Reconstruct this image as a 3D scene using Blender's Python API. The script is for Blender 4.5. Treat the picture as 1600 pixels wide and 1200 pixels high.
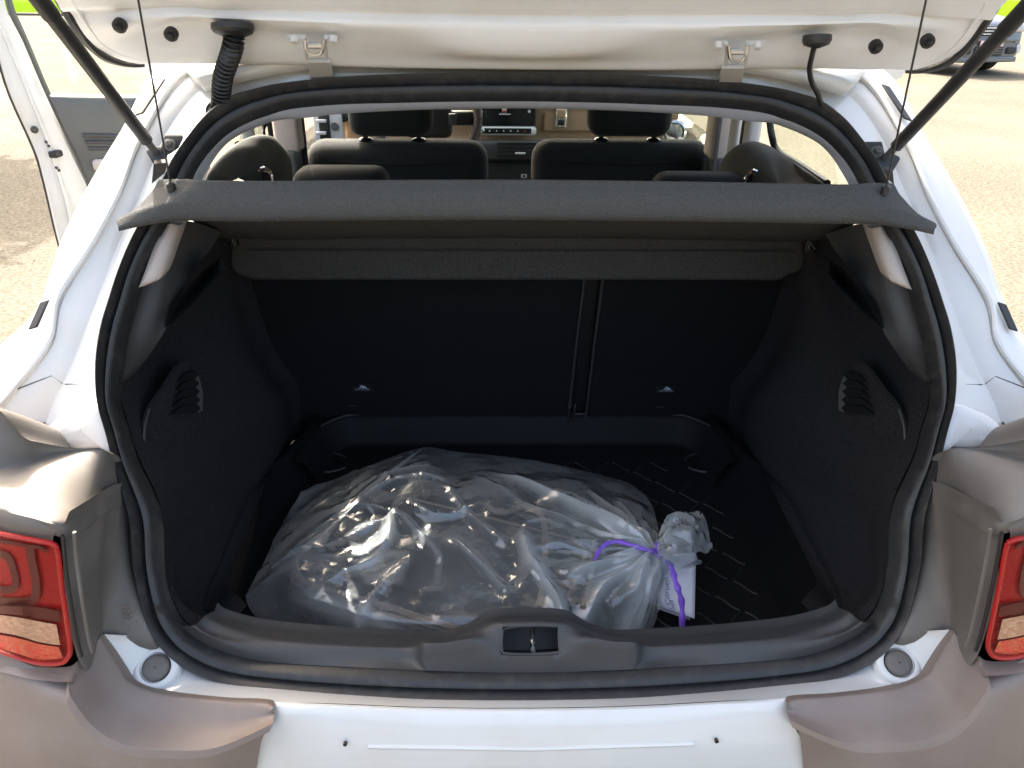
import bpy, bmesh, math, random
from mathutils import Vector as V, noise
random.seed(7)
for o in list(bpy.data.objects): bpy.data.objects.remove(o)
scn = bpy.context.scene
COL = scn.collection
R = math.radians

# ------------------------------------------------------------------ camera
CAM = V((-.042, -.71, 1.55)); PITCH, YAW, ROLL, FPX = R(28), R(-1.197), R(.584), 1200.0
_cp, _sp, _cy, _sy = math.cos(PITCH), math.sin(PITCH), math.cos(YAW), math.sin(YAW)
def _rz(v): return V((_cy*v.x-_sy*v.y, _sy*v.x+_cy*v.y, v.z))
_r, _f, _u = _rz(V((1, 0, 0))), _rz(V((0, _cp, -_sp))), _rz(V((0, _sp, _cp)))
RT = math.cos(ROLL)*_r+math.sin(ROLL)*_u
UP = -math.sin(ROLL)*_r+math.cos(ROLL)*_u
FW = _f
cd = bpy.data.cameras.new('camera'); cam = bpy.data.objects.new('camera', cd); COL.objects.link(cam)
cd.sensor_fit = 'HORIZONTAL'; cd.sensor_width = 36; cd.lens = 36*FPX/1600; cd.clip_start = .02; cd.clip_end = 2000
m = cam.matrix_world.copy()
for i in range(3):
    m[i][0], m[i][1], m[i][2], m[i][3] = RT[i], UP[i], -FW[i], CAM[i]
cam.matrix_world = m
scn.camera = cam

# ------------------------------------------------------------------ sky, sun, exposure
SUN_AZ, SUN_EL = R(-32), R(45)          # front left of the car
w = bpy.data.worlds.new('World'); scn.world = w; w.use_nodes = True
nt = w.node_tree; nt.nodes.clear()
sky = nt.nodes.new('ShaderNodeTexSky'); sky.sky_type = 'NISHITA'; sky.sun_disc = False
sky.sun_elevation = SUN_EL; sky.sun_rotation = SUN_AZ; sky.dust_density = 9; sky.ozone_density = .3; sky.air_density = 1.0
bg = nt.nodes.new('ShaderNodeBackground'); bg.inputs['Strength'].default_value = .15
wo = nt.nodes.new('ShaderNodeOutputWorld')
hz = nt.nodes.new('ShaderNodeMix'); hz.data_type = 'RGBA'; hz.blend_type = 'MULTIPLY'; hz.inputs[0].default_value = 1; hz.inputs[7].default_value = (1, .975, .91, 1)   # a slightly hazy, paler sky
nt.links.new(sky.outputs[0], hz.inputs[6]); nt.links.new(hz.outputs[2], bg.inputs[0]); nt.links.new(bg.outputs[0], wo.inputs[0])
TO_SUN = V((math.sin(SUN_AZ)*math.cos(SUN_EL), math.cos(SUN_AZ)*math.cos(SUN_EL), math.sin(SUN_EL)))
sd = bpy.data.lights.new('sun', 'SUN'); sd.energy = 2.8; sd.angle = R(.55); sd.color = (1, .95, .87)
so = bpy.data.objects.new('sun', sd); COL.objects.link(so); so.location = (0, 0, 20)
so.rotation_euler = TO_SUN.to_track_quat('Z', 'Y').to_euler()
vs = scn.view_settings; vs.view_transform = 'Standard'; vs.look = 'None'; vs.gamma = 1; vs.use_curve_mapping = False
vs.exposure = 2.55
scn.cycles.max_bounces = 10; scn.cycles.transparent_max_bounces = 24; scn.cycles.diffuse_bounces = 5
scn.cycles.caustics_reflective = False; scn.cycles.caustics_refractive = False

# ------------------------------------------------------------------ geometry helpers
def ray(px, py):
    return (FW + RT*((px-800)/FPX) - UP*((py-600)/FPX))
def P(px, py, Y=None, z=None, X=None):          # the point of the place seen at a pixel, at a known distance, height or side
    d = ray(px, py)
    t = (Y-CAM.y)/d.y if Y is not None else (z-CAM.z)/d.z if z is not None else (X-CAM.x)/d.x
    return CAM+d*t
GP = [(.40, -.03), (.60, -.03), (.74, -.02), (.78, -.015), (.82, 0), (.90, .03), (1.0, .085), (1.095, .15), (1.2, .235), (1.3, .325), (1.40, .43), (1.45, .49), (1.6, .7)]
def g(z):                                       # the car's rear opening seen from the side
    for (a, ya), (b, yb) in zip(GP, GP[1:]):
        if z <= b: return ya+(yb-ya)*(z-a)/(b-a)
    return GP[-1][1]
def S(px, py, off=0):                           # point on the rear opening surface
    d = ray(px, py); lo, hi = .3, 3.0
    for _ in range(50):
        t = (lo+hi)/2; q = CAM+d*t
        if q.y-g(q.z)-.12*q.x*q.x-off > 0: hi = t
        else: lo = t
    return CAM+d*((lo+hi)/2)
def cr(p, k, closed=False):                     # Catmull-Rom through points
    n = len(p); out = []
    if n == 2: return [p[0].lerp(p[1], i/k) for i in range(k+1)]
    for i in range(n if closed else n-1):
        a, b, c, d = (p[(i-1) % n], p[i], p[(i+1) % n], p[(i+2) % n]) if closed else (p[max(i-1, 0)], p[i], p[i+1], p[min(i+2, n-1)])
        for j in range(k):
            t = j/k
            out.append(.5*((2*b)+(c-a)*t+(2*a-5*b+4*c-d)*t*t+(3*b-a-3*c+d)*t**3))
    if not closed: out.append(p[-1].copy())
    return out
def mir(x, s):
    if s < 0: return x
    if isinstance(x, V): return V((-x.x, x.y, x.z))
    return [mir(i, s) for i in x]
def patch(rows, ku=4, kv=1, linu=False, linv=False):
    def c(p, k, lin):
        if not lin: return cr(p, k)
        o = []
        for a, b in zip(p, p[1:]): o += [a.lerp(b, j/k) for j in range(k)]
        return o+[p[-1].copy()]
    rr = [c(r, ku, linu) for r in rows]
    cols = [c([r[i] for r in rr], kv, linv) for i in range(len(rr[0]))]
    return [list(x) for x in zip(*cols)]
class MB:
    def __init__(s): s.v = []; s.f = []
    def grid(s, G, cu=False, cv=False):
        b = len(s.v); n = len(G[0]); mrow = len(G)
        for r in G: s.v += [tuple(p) for p in r]
        for i in range(mrow if cv else mrow-1):
            for j in range(n if cu else n-1):
                a, c2 = i, (i+1) % mrow; d, e = j, (j+1) % n
                s.f.append((b+a*n+d, b+a*n+e, b+c2*n+e, b+c2*n+d))
        return s
    def poly(s, pts):
        b = len(s.v); s.v += [tuple(p) for p in pts]; s.f.append(tuple(range(b, b+len(pts)))); return s
    def prism(s, pts, ext):                      # polygon with thickness
        b = len(s.v); n = len(pts); ext = V(ext)
        s.v += [tuple(p) for p in pts]+[tuple(p+ext) for p in pts]
        s.f.append(tuple(range(b, b+n))); s.f.append(tuple(range(b+2*n-1, b+n-1, -1)))
        for i in range(n): s.f.append((b+i, b+(i+1) % n, b+n+(i+1) % n, b+n+i))
        return s
    def box(s, c, size, rz=0):
        c = V(c); x, y, z = [a/2 for a in size]; ca, sa = math.cos(rz), math.sin(rz)
        pts = [c+V((ca*a-sa*b2, sa*a+ca*b2, -z)) for a, b2 in ((-x, -y), (x, -y), (x, y), (-x, y))]
        return s.prism(pts, (0, 0, 2*z))
    def tube(s, path, rad, seg=12, caps=True):
        n = len(path); G = []; up = V((.13, .21, 1)).normalized(); 
        for i, p in enumerate(path):
            t = (path[min(i+1, n-1)]-path[max(i-1, 0)]).normalized()
            a = t.cross(up)
            if a.length < .05: a = t.cross(V((1, 0, 0)))
            a.normalize(); b = t.cross(a); r = rad(i/(n-1)) if callable(rad) else rad
            G.append([p+(a*math.cos(2*math.pi*k/seg)+b*math.sin(2*math.pi*k/seg))*r for k in range(seg)])
        b0 = len(s.v); s.grid(G, cu=True)
        if caps:
            s.f.append(tuple(range(b0+seg-1, b0-1, -1))); s.f.append(tuple(range(b0+(n-1)*seg, b0+n*seg)))
        return s
    def lathe(s, c, axis, prof, seg=24):         # prof: (distance along axis, radius)
        c = V(c); axis = V(axis).normalized(); a = axis.orthogonal().normalized(); b = axis.cross(a)
        G = [[c+axis*h+(a*math.cos(2*math.pi*k/seg)+b*math.sin(2*math.pi*k/seg))*r for k in range(seg)] for h, r in prof]
        return s.grid(G, cu=True)
    def rbox(s, c, size, r, n=3, rot=None):      # box with rounded edges
        hx, hy, hz = [a/2 for a in size]; r = min(r, hx*.98, hy*.98, hz*.98); c = V(c)
        bm = bmesh.new(); bmesh.ops.create_cube(bm, size=1)
        bmesh.ops.scale(bm, vec=(2*hx, 2*hy, 2*hz), verts=bm.verts)
        bmesh.ops.bevel(bm, geom=bm.edges[:]+bm.verts[:], offset=r, segments=n, profile=.5, affect='EDGES')
        b = len(s.v); bm.verts.index_update()
        for q in bm.verts: 
            p = V(q.co)
            if rot: p.rotate(rot)
            s.v.append(tuple(c+p))
        s.f += [tuple(b+q.index for q in f.verts) for f in bm.faces]; bm.free(); return s

def root_loc(o):
    while o.parent: o = o.parent
    return o.location
def obj(name, mb, mat, parent=None, sharp=35, solid=0, off=1, label=None, kind=None, local=False, bevel=0):
    me = bpy.data.meshes.new(name)
    L = V((0, 0, 0)) if (parent is None or local) else root_loc(parent)
    me.from_pydata([tuple(V(p)-L) for p in mb.v], [], mb.f); me.validate(); me.update()
    bm = bmesh.new(); bm.from_mesh(me); bmesh.ops.recalc_face_normals(bm, faces=bm.faces); bm.to_mesh(me); bm.free()
    for p in me.polygons: p.use_smooth = True
    me.set_sharp_from_angle(angle=R(sharp))
    me.materials.append(mat)
    o = bpy.data.objects.new(name, me); COL.objects.link(o)
    if parent: o.parent = parent
    if label: o['label'] = label
    if kind: o['kind'] = kind
    if bevel:
        b = o.modifiers.new('bevel', 'BEVEL'); b.width = bevel; b.segments = 2; b.limit_method = 'ANGLE'; b.angle_limit = R(40)
    if solid:
        sm = o.modifiers.new('solid', 'SOLIDIFY'); sm.thickness = solid; sm.offset = off
    return o
def thing(name, label, cat, loc=(0, 0, 0), group=None, rz=0):
    o = bpy.data.objects.new(name, None); COL.objects.link(o); o.location = loc; o.rotation_euler = (0, 0, rz)
    o.empty_display_size = .1; o['label'] = label; o['category'] = cat
    if group: o['group'] = group
    return o
def tag(o, label, cat, group=None):
    o['label'] = label; o['category'] = cat
    if group: o['group'] = group
    return o
def text_mesh(body, size, shear=0, extrude=0.0):
    cu = bpy.data.curves.new('txt', 'FONT'); cu.body = body; cu.size = size; cu.shear = shear; cu.extrude = extrude
    cu.resolution_u = 3; cu.align_x = 'CENTER'; cu.align_y = 'CENTER'
    t = bpy.data.objects.new('txt', cu); me = bpy.data.meshes.new_from_object(t)
    v = [V(p.co) for p in me.vertices]; f = [tuple(p.vertices) for p in me.polygons]
    bpy.data.objects.remove(t); bpy.data.curves.remove(cu); bpy.data.meshes.remove(me)
    return v, f
def text_on(mb, body, size, o, ex, ey, shear=0, wob=0, bold=0):
    v, f = text_mesh(body, size, shear); b = len(mb.v); nrm = ex.cross(ey)
    for p in v:
        wx = wob*size*noise.noise(V((p.x/size*1.3, 3.1, .5))); 
        mb.v.append(tuple(o+ex*p.x+ey*(p.y+wx)))
    mb.f += [tuple(b+i for i in q) for q in f]

# ------------------------------------------------------------------ materials
def mat(name, col, rough=.5, metal=0, coat=0, bump=None, var=None, sheen=0, spec=.5, dust=None, croughn=.05):
    """bump=(scale, strength, distance); var=(scale, amount, colour2); dust=(scale, colour, amount)"""
    mt = bpy.data.materials.new(name); mt.use_nodes = True; n = mt.node_tree.nodes; l = mt.node_tree.links
    b = n['Principled BSDF']; b.inputs['Roughness'].default_value = rough; b.inputs['Metallic'].default_value = metal
    b.inputs['Coat Weight'].default_value = coat; b.inputs['Coat Roughness'].default_value = croughn
    b.inputs['Specular IOR Level'].default_value = spec
    if sheen: b.inputs['Sheen Weight'].default_value = sheen
    b.inputs['Base Color'].default_value = (*col, 1)
    tc = n.new('ShaderNodeTexCoord'); cur = None
    def noi(scale, detail=4, dist=0):
        t = n.new('ShaderNodeTexNoise'); t.inputs['Scale'].default_value = scale; t.inputs['Detail'].default_value = detail
        l.new(tc.outputs['Object'], t.inputs['Vector']); return t
    if var:
        t = noi(var[0]); r = n.new('ShaderNodeValToRGB'); r.color_ramp.elements[0].position = .35; r.color_ramp.elements[1].position = .7
        r.color_ramp.elements[0].color = (*col, 1); r.color_ramp.elements[1].color = (*var[1], 1)
        l.new(t.outputs[0], r.inputs[0]); cur = r.outputs[0]
    if dust:
        t = noi(dust[0], 8); r = n.new('ShaderNodeMapRange'); r.inputs[1].default_value = .48; r.inputs[2].default_value = .72
        r.inputs[4].default_value = dust[2]; l.new(t.outputs[0], r.inputs[0])
        mx = n.new('ShaderNodeMix'); mx.data_type = 'RGBA'; mx.inputs[6].default_value = (*col, 1); mx.inputs[7].default_value = (*dust[1], 1)
        l.new(r.outputs[0], mx.inputs[0])
        if cur: l.new(cur, mx.inputs[6])
        cur = mx.outputs[2]
        ra = n.new('ShaderNodeMapRange'); ra.inputs[3].default_value = rough; ra.inputs[4].default_value = min(1, rough+.25)
        l.new(r.outputs[0], ra.inputs[0]); l.new(ra.outputs[0], b.inputs['Roughness'])
    if cur: l.new(cur, b.inputs['Base Color'])
    if bump:
        t = noi(bump[0], 3); bu = n.new('ShaderNodeBump'); bu.inputs['Strength'].default_value = bump[1]; bu.inputs['Distance'].default_value = bump[2]
        l.new(t.outputs[0], bu.inputs['Height']); l.new(bu.outputs[0], b.inputs['Normal'])
    return mt
M = {}
M['paint'] = mat('white_paint', (.65, .65, .64), .32, coat=.9, dust=(9, (.56, .52, .44), .35), bump=(3, .05, .01))
M['paint_in'] = mat('white_inner_paint', (.85, .85, .85), .4, coat=.5, dust=(7, (.64, .59, .5), .3), bump=(5, .06, .01))
M['rubber'] = mat('black_rubber', (.022, .022, .023), .42, dust=(70, (.075, .07, .062), .35), bump=(120, .1, .002))
M['black'] = mat('black_plastic', (.018, .018, .019), .45, bump=(900, .25, .001))
M['trim'] = mat('grained_black_trim', (.045, .045, .047), .5, bump=(1400, .35, .001), dust=(60, (.07, .068, .066), .25))
M['surround'] = mat('grey_plastic', (.135, .122, .111), .55, bump=(1300, .25, .001), dust=(14, (.21, .195, .175), .6))
M['brown'] = mat('brown_plastic', (.215, .168, .145), .45, bump=(1300, .25, .001), dust=(11, (.29, .24, .21), .55))
M['carpet'] = mat('black_carpet', (.011, .011, .0125), 1, bump=(600, .7, .003), var=(500, (.02, .02, .022)), spec=.1)
M['side_carpet'] = mat('side_carpet', (.017, .016, .018), 1, bump=(500, .7, .003), var=(420, (.045, .044, .048)), spec=.1)
M['shelf'] = mat('grey_shelf_fabric', (.078, .08, .08), 1, bump=(700, .8, .003), var=(600, (.118, .12, .119)), spec=.1)
M['shelf_under'] = mat('brown_shelf_felt', (.048, .047, .047), 1, bump=(500, .8, .003), var=(450, (.09, .088, .086)), spec=.1)
M['liner'] = mat('liner_rubber', (.0125, .0125, .0135), .6, spec=.15, bump=(800, .2, .001))
M['liner_side'] = mat('liner_side_rubber', (.011, .011, .012), .8, spec=.04)
M['headliner'] = mat('headliner_felt', (.36, .35, .355), 1, bump=(900, .5, .002), spec=.1)
M['beige'] = mat('beige_trim', (.50, .43, .385), .6, bump=(900, .2, .001))
M['greytrim'] = mat('grey_trim', (.092, .095, .092), .55, bump=(900, .2, .001))
M['bolster'] = mat('bolster_vinyl', (.06, .063, .058), .85, bump=(900, .2, .001))
M['duct'] = mat('duct_rubber', (.014, .014, .015), .28)
M['foliage'] = mat('foliage', (.06, .11, .02), .7, var=(5, (.09, .15, .03)))
M['bark'] = mat('bark', (.12, .09, .07), .9, bump=(20, .8, .02))
M['seat'] = mat('charcoal_seat_cloth', (.017, .020, .019), .85, bump=(800, .5, .002), sheen=.15, spec=.2)
M['dash'] = mat('brown_dash', (.40, .27, .17), .5, bump=(700, .2, .001))
M['chrome'] = mat('chrome', (.8, .8, .8), .12, metal=1)
M['wheel'] = mat('wheel_leather', (.075, .055, .045), .5)
M['steel'] = mat('steel', (.62, .62, .63), .3, metal=1)
M['screen'] = mat('screen_glass', (.012, .014, .016), .12)
M['pale'] = mat('pale_plastic', (.72, .72, .70), .4)
M['red'] = mat('lamp_red', (.30, .003, .006), .45, coat=.2, spec=.15, bump=(260, .35, .004))
M['red_rim'] = mat('lamp_rim_red', (.40, .006, .008), .35, coat=.15)
M['red_dark'] = mat('lamp_dark_red', (.075, .003, .004), .4, coat=.1, spec=.3)
M['amber'] = mat('lamp_clear_band', (.62, .47, .30), .35, coat=.6, var=(160, (.48, .30, .16)), bump=(240, .8, .006))
M['red_spark'] = mat('lamp_red_reflector', (.75, .05, .035), .3, coat=.6, var=(140, (.62, .16, .05)), bump=(240, .8, .006))
M['mat'] = mat('charcoal_mat', (.03, .033, .037), .95, bump=(500, .8, .004), var=(300, (.05, .054, .06)), spec=.15)
M['binding'] = mat('tan_binding', (.30, .23, .175), .9, bump=(500, .5, .002))
M['paper'] = mat('white_paper', (.86, .85, .90), .8, bump=(60, .1, .002))
M['ink'] = mat('pen_ink', (.16, .17, .34), .8)
M['ribbon'] = mat('violet_ribbon', (.27, .12, .70), .28, spec=.6)
M['white_print'] = mat('white_print', (.55, .6, .7), .7)
M['tyre'] = mat('tyre', (.02, .02, .02), .85, dust=(20, (.07, .065, .06), .4))
M['cargrey'] = mat('grey_car_paint', (.15, .17, .185), .35, metal=.2, coat=.5)
M['lampglass'] = mat('lamp_glass', (.55, .58, .6), .1, coat=1)
M['red_print'] = mat('red_print', (.5, .06, .03), .6)
M['blue_print'] = mat('blue_print', (.05, .2, .4), .6)

def schlick(n, l, f0):
    lw = n.new('ShaderNodeLayerWeight'); lw.inputs[0].default_value = .5
    pw = n.new('ShaderNodeMath'); pw.operation = 'POWER'; pw.inputs[1].default_value = 5; l.new(lw.outputs['Facing'], pw.inputs[0])
    ma = n.new('ShaderNodeMath'); ma.operation = 'MULTIPLY_ADD'; ma.inputs[1].default_value = 1-f0; ma.inputs[2].default_value = f0; l.new(pw.outputs[0], ma.inputs[0])
    return ma
def glassy(name, tint, gloss=.05, base=.0, bcol=(.8, .8, .8), ior=1.5, rough=.02):
    mt = bpy.data.materials.new(name); mt.use_nodes = True; n = mt.node_tree.nodes; l = mt.node_tree.links; n.clear()
    out = n.new('ShaderNodeOutputMaterial'); tr = n.new('ShaderNodeBsdfTransparent'); tr.inputs[0].default_value = (*tint, 1)
    gl = n.new('ShaderNodeBsdfGlossy'); gl.inputs['Roughness'].default_value = rough
    fr = schlick(n, l, ((ior-1)/(ior+1))**2)
    mx = n.new('ShaderNodeMixShader'); l.new(fr.outputs[0], mx.inputs[0]); l.new(tr.outputs[0], mx.inputs[1]); l.new(gl.outputs[0], mx.inputs[2])
    l.new(mx.outputs[0], out.inputs[0]); return mt
M['glass'] = glassy('window_glass', (.86, .93, .86))
M['lens'] = glassy('lens_cover', (1, .88, .87), rough=.05, ior=1.16)

def film(name='clear_film', lo=.08, hi=.9):                                     # clear crinkled polythene
    mt = bpy.data.materials.new(name); mt.use_nodes = True; n = mt.node_tree.nodes; l = mt.node_tree.links; n.clear()
    out = n.new('ShaderNodeOutputMaterial'); tr = n.new('ShaderNodeBsdfTransparent'); tr.inputs[0].default_value = (.95, .96, .96, 1)
    df = n.new('ShaderNodeBsdfDiffuse'); df.inputs[0].default_value = (.80, .84, .84, 1)
    tl = n.new('ShaderNodeBsdfTranslucent'); tl.inputs[0].default_value = (.8, .84, .84, 1)
    ad = n.new('ShaderNodeMixShader'); ad.inputs[0].default_value = .35; l.new(df.outputs[0], ad.inputs[1]); l.new(tl.outputs[0], ad.inputs[2])
    lw = n.new('ShaderNodeLayerWeight'); lw.inputs[0].default_value = .42
    tc = n.new('ShaderNodeTexCoord'); no = n.new('ShaderNodeTexNoise'); no.inputs['Scale'].default_value = 9; no.inputs['Detail'].default_value = 5
    l.new(tc.outputs['Object'], no.inputs['Vector'])
    mr = n.new('ShaderNodeMapRange'); mr.inputs[1].default_value = 0; mr.inputs[2].default_value = 1; mr.inputs[3].default_value = lo; mr.inputs[4].default_value = hi
    l.new(lw.outputs['Facing'], mr.inputs[0])
    mu = n.new('ShaderNodeMath'); mu.operation = 'MULTIPLY'; l.new(mr.outputs[0], mu.inputs[0])
    m2 = n.new('ShaderNodeMapRange'); m2.inputs[1].default_value = .3; m2.inputs[2].default_value = .7; m2.inputs[3].default_value = .5; m2.inputs[4].default_value = 1.15
    l.new(no.outputs[0], m2.inputs[0]); l.new(m2.outputs[0], mu.inputs[1])
    at = n.new('ShaderNodeAttribute'); at.attribute_name = 'gather'       # where the film is gathered into several layers it is milkier
    ma = n.new('ShaderNodeMath'); ma.operation = 'MULTIPLY_ADD'; ma.use_clamp = True; ma.inputs[1].default_value = .58; l.new(at.outputs['Fac'], ma.inputs[0]); l.new(mu.outputs[0], ma.inputs[2])
    mx = n.new('ShaderNodeMixShader'); l.new(ma.outputs[0], mx.inputs[0]); l.new(tr.outputs[0], mx.inputs[1]); l.new(ad.outputs[0], mx.inputs[2])
    gl = n.new('ShaderNodeBsdfGlossy'); gl.inputs['Roughness'].default_value = .19
    fr = schlick(n, l, .06)
    bu = n.new('ShaderNodeBump'); bu.inputs['Strength'].default_value = .22; bu.inputs['Distance'].default_value = .004
    nb = n.new('ShaderNodeTexNoise'); nb.inputs['Scale'].default_value = 45; nb.inputs['Detail'].default_value = 2; l.new(tc.outputs['Object'], nb.inputs['Vector'])
    l.new(nb.outputs[0], bu.inputs['Height']); l.new(bu.outputs[0], gl.inputs['Normal'])
    fm = n.new('ShaderNodeMath'); fm.operation = 'MULTIPLY'; fm.inputs[1].default_value = 1.9; fm.use_clamp = True; l.new(fr.outputs[0], fm.inputs[0])
    mg = n.new('ShaderNodeMixShader'); l.new(fm.outputs[0], mg.inputs[0]); l.new(mx.outputs[0], mg.inputs[1]); l.new(gl.outputs[0], mg.inputs[2])
    l.new(mg.outputs[0], out.inputs[0]); return mt
M['film'] = film(); M['film_tail'] = film('gathered_film', .58, .97)

def gravel():
    mt = bpy.data.materials.new('gravelly_asphalt'); mt.use_nodes = True; n = mt.node_tree.nodes; l = mt.node_tree.links
    b = n['Principled BSDF']; b.inputs['Roughness'].default_value = .95; b.inputs['Specular IOR Level'].default_value = .15
    tc = n.new('ShaderNodeTexCoord')
    vo = n.new('ShaderNodeTexVoronoi'); vo.inputs['Scale'].default_value = 75; l.new(tc.outputs['Object'], vo.inputs['Vector'])
    no = n.new('ShaderNodeTexNoise'); no.inputs['Scale'].default_value = 38; no.inputs['Detail'].default_value = 8; no.inputs['Roughness'].default_value = .7; l.new(tc.outputs['Object'], no.inputs['Vector'])
    big = n.new('ShaderNodeTexNoise'); big.inputs['Scale'].default_value = .6; big.inputs['Detail'].default_value = 5; l.new(tc.outputs['Object'], big.inputs['Vector'])
    r1 = n.new('ShaderNodeValToRGB'); e = r1.color_ramp.elements; e[0].position = .36; e[0].color = (.085, .078, .063, 1); e[1].position = .62; e[1].color = (.192, .172, .134, 1)
    l.new(no.outputs[0], r1.inputs[0])
    hs = n.new('ShaderNodeMix'); hs.data_type = 'RGBA'; hs.blend_type = 'MULTIPLY'; hs.inputs[0].default_value = .45
    bw = n.new('ShaderNodeRGBToBW'); l.new(vo.outputs['Color'], bw.inputs[0]); l.new(r1.outputs[0], hs.inputs[6]); l.new(bw.outputs[0], hs.inputs[7])
    mb2 = n.new('ShaderNodeMix'); mb2.data_type = 'RGBA'; mb2.blend_type = 'MULTIPLY'; mb2.inputs[0].default_value = 1
    r2 = n.new('ShaderNodeMapRange'); r2.inputs[1].default_value = .3; r2.inputs[2].default_value = .7; r2.inputs[3].default_value = .82; r2.inputs[4].default_value = 1.1
    l.new(big.outputs[0], r2.inputs[0]); l.new(hs.outputs[2], mb2.inputs[6]); l.new(r2.outputs[0], mb2.inputs[7])
    l.new(mb2.outputs[2], b.inputs['Base Color'])
    bu = n.new('ShaderNodeBump'); bu.inputs['Strength'].default_value = .8; bu.inputs['Distance'].default_value = .01
    l.new(no.outputs[0], bu.inputs['Height']); l.new(bu.outputs[0], b.inputs['Normal'])
    return mt
M['gravel'] = gravel()
M['grass'] = mat('grass', (.062, .118, .006), 1, var=(2.2, (.095, .150, .010)), bump=(30, .6, .05), spec=0)
M['line'] = mat('road_paint', (.6, .6, .58), .8)
#----BODY----
# ------------------------------------------------------------------ ground
def sheet(name, x0, x1, y0, y1, z, mt, n=1):
    G = [[V((x0+(x1-x0)*i/n, y0+(y1-y0)*j/n, z)) for i in range(n+1)] for j in range(n+1)]
    o = obj(name, MB().grid(G), mt); o['kind'] = 'structure'; return o
sheet('ground', -400, 400, -400, 400, 0, M['gravel'])
sheet('grass_verge', -200, 200, 33, 75, .03, M['grass'])
kb = MB().box((0, 32.93, .045), (400, .14, .09)); ko = obj('kerb', kb, M['greytrim']); ko['kind'] = 'structure'
sheet('parking_line', 9.6, 14.5, 13.55, 13.67, .004, M['line'])

st = MB(); rs = random.Random(11)
for i in range(4500):                               # loose chippings lying on the yard
    x, y = rs.uniform(-9, 9), rs.uniform(-2, 15)
    if abs(x) < .95 and y > -.3 and y < 4.2: continue
    r = rs.uniform(.003, .008); a = rs.uniform(0, 6.28); c = V((x, y, r*.35))
    e1, e2 = V((math.cos(a), math.sin(a), 0))*r*rs.uniform(.7, 1.3), V((-math.sin(a), math.cos(a), 0))*r
    b0 = len(st.v); st.v += [tuple(c+q) for q in (e1, e2, -e1*.9, -e2*1.1, V((0,0,r*.7)))]
    st.f += [(b0+k, b0+(k+1) % 4, b0+4) for k in range(4)]
so_ = obj('loose_chippings', st, M['gravel'], kind='stuff', sharp=5); so_['label'] = 'loose pale stone chippings scattered over the yard'; so_['category'] = 'gravel'
# ------------------------------------------------------------------ the white car
CARLOC = V((0, 2.0, 0))
car = thing('white_car', 'white hatchback with its tailgate raised and boot open, brown bumper corners', 'car', CARLOC)

# opening outline: (outer edge of the rubber seal, inner edge of the rubber seal), traced down the left side
SEAL = [((822,121),(822,158)),((700,120),(700,159)),((610,122),(610,161)),((520,127),(530,163)),((440,136),(455,170)),((395,145),(420,180)),((360,156),(390,191)),((324,183),(357,209)),
 ((297,216),(330,234)),((270,255),(310,262)),((252,291),(297,288)),((222,348),(262,352)),((204,384),(243,384)),((186,429),(222,429)),((171,474),(209,474)),((159,516),(196,520)),
 ((152,570),(187,572)),((156,630),(183,625)),((168,675),(196,672)),((180,720),(210,720)),((192,768),(235,772)),((204,816),(248,812)),((209,880),(252,880)),((222,939),(260,930)),
 ((234,978),(270,958)),((249,1002),(283,978)),((270,1023),(305,997)),((300,1044),(345,1017)),((345,1059),(390,1030)),((420,1069),(450,1037)),((520,1080),(540,1042)),((640,1087),(650,1047)),((740,1088),(740,1050)),((828,1088),(828,1051))]
def c0(p): return V((0, p.y, p.z))
OUT = [S(*a) for a, b in SEAL]; INN = [S(*b, .022 if b[1] < 900 else .012) for a, b in SEAL]
for L_ in (OUT, INN):
    L_[0] = c0(L_[0]); L_[-1] = c0(L_[-1])
def full(h): return h+[V((-p.x, p.y, p.z)) for p in h[-2:0:-1]]
def nrm(p):                                       # outward direction of the opening surface
    dz = (g(p.z+.01)-g(p.z-.01))/.02
    return V((-.24*0, -1, dz)).normalized()
of, inf = cr(full(OUT), 4, True), cr(full(INN), 4, True)
prof = [(0,-.02),(.03,.004),(.10,.012),(.22,.017),(.33,.013),(.40,.004),(.46,-.001),(.52,.004),(.62,.013),(.74,.014),(.86,.009),(.95,.002),(1,-.012)]
G = [[a.lerp(b, t)+nrm(a)*h for a, b in zip(of, inf)] for t, h in prof]
obj('weather_seal', MB().grid(G, cu=True), M['rubber'], car, sharp=60)

# painted pillars and gutter, both sides
A_V = [(822,113),(470,116),(338,128),(268,196),(226,291),(185,384),(150,480),(112,575),(85,632),(66,692)]
A_B = [(822,106),(455,100),(300,111),(222,215),(188,300),(148,378),(92,467),(78,535),(24,606),(-6,640)]
A_E = [(822,96),(440,85),(268,98),(197,208),(146,294),(101,386),(72,472),(25,548),(-60,606),(-120,645)]
iO = [0, 4, 6, 8, 10, 12, 14, 16, 17, 19]
Oo = [SEAL[i][0] for i in iO]
pO = [S(x+3, y, .004) for x, y in Oo]; vo = [.008, .010, .016, .026]+[.032]*6
pV = [S(x, y, o) for (x, y), o in zip(A_V, vo)]
pM = [S((a[0]*.6+b[0]*.4), (a[1]*.6+b[1]*.4), o*.7) for a, b, o in zip(A_V, A_B, vo)]
pB = [S(x, y, .012) for x, y in A_B]; pE = [S(x, y, .02) for x, y in A_E]
pO[0], pV[0], pM[0], pB[0], pE[0] = [c0(p) for p in (pO[0], pV[0], pM[0], pB[0], pE[0])]
pO[0].y += .03; pO[0].z -= .004
for i, k in ((0, 1), (1, 1)):                       # the narrow painted face above the seal
    oy = pO[i].y
    for row, src, dy in ((pV, A_V, .004), (pB, A_B, .012), (pE, A_E, .02)):
        q = P(*src[i], oy+dy); row[i] = c0(q) if i == 0 else q
    pM[i] = pV[i].lerp(pB[i], .5)
pE2 = [p+V((-.012 if p.x < -.05 else 0, .012, .001)) for p in pE]
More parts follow.
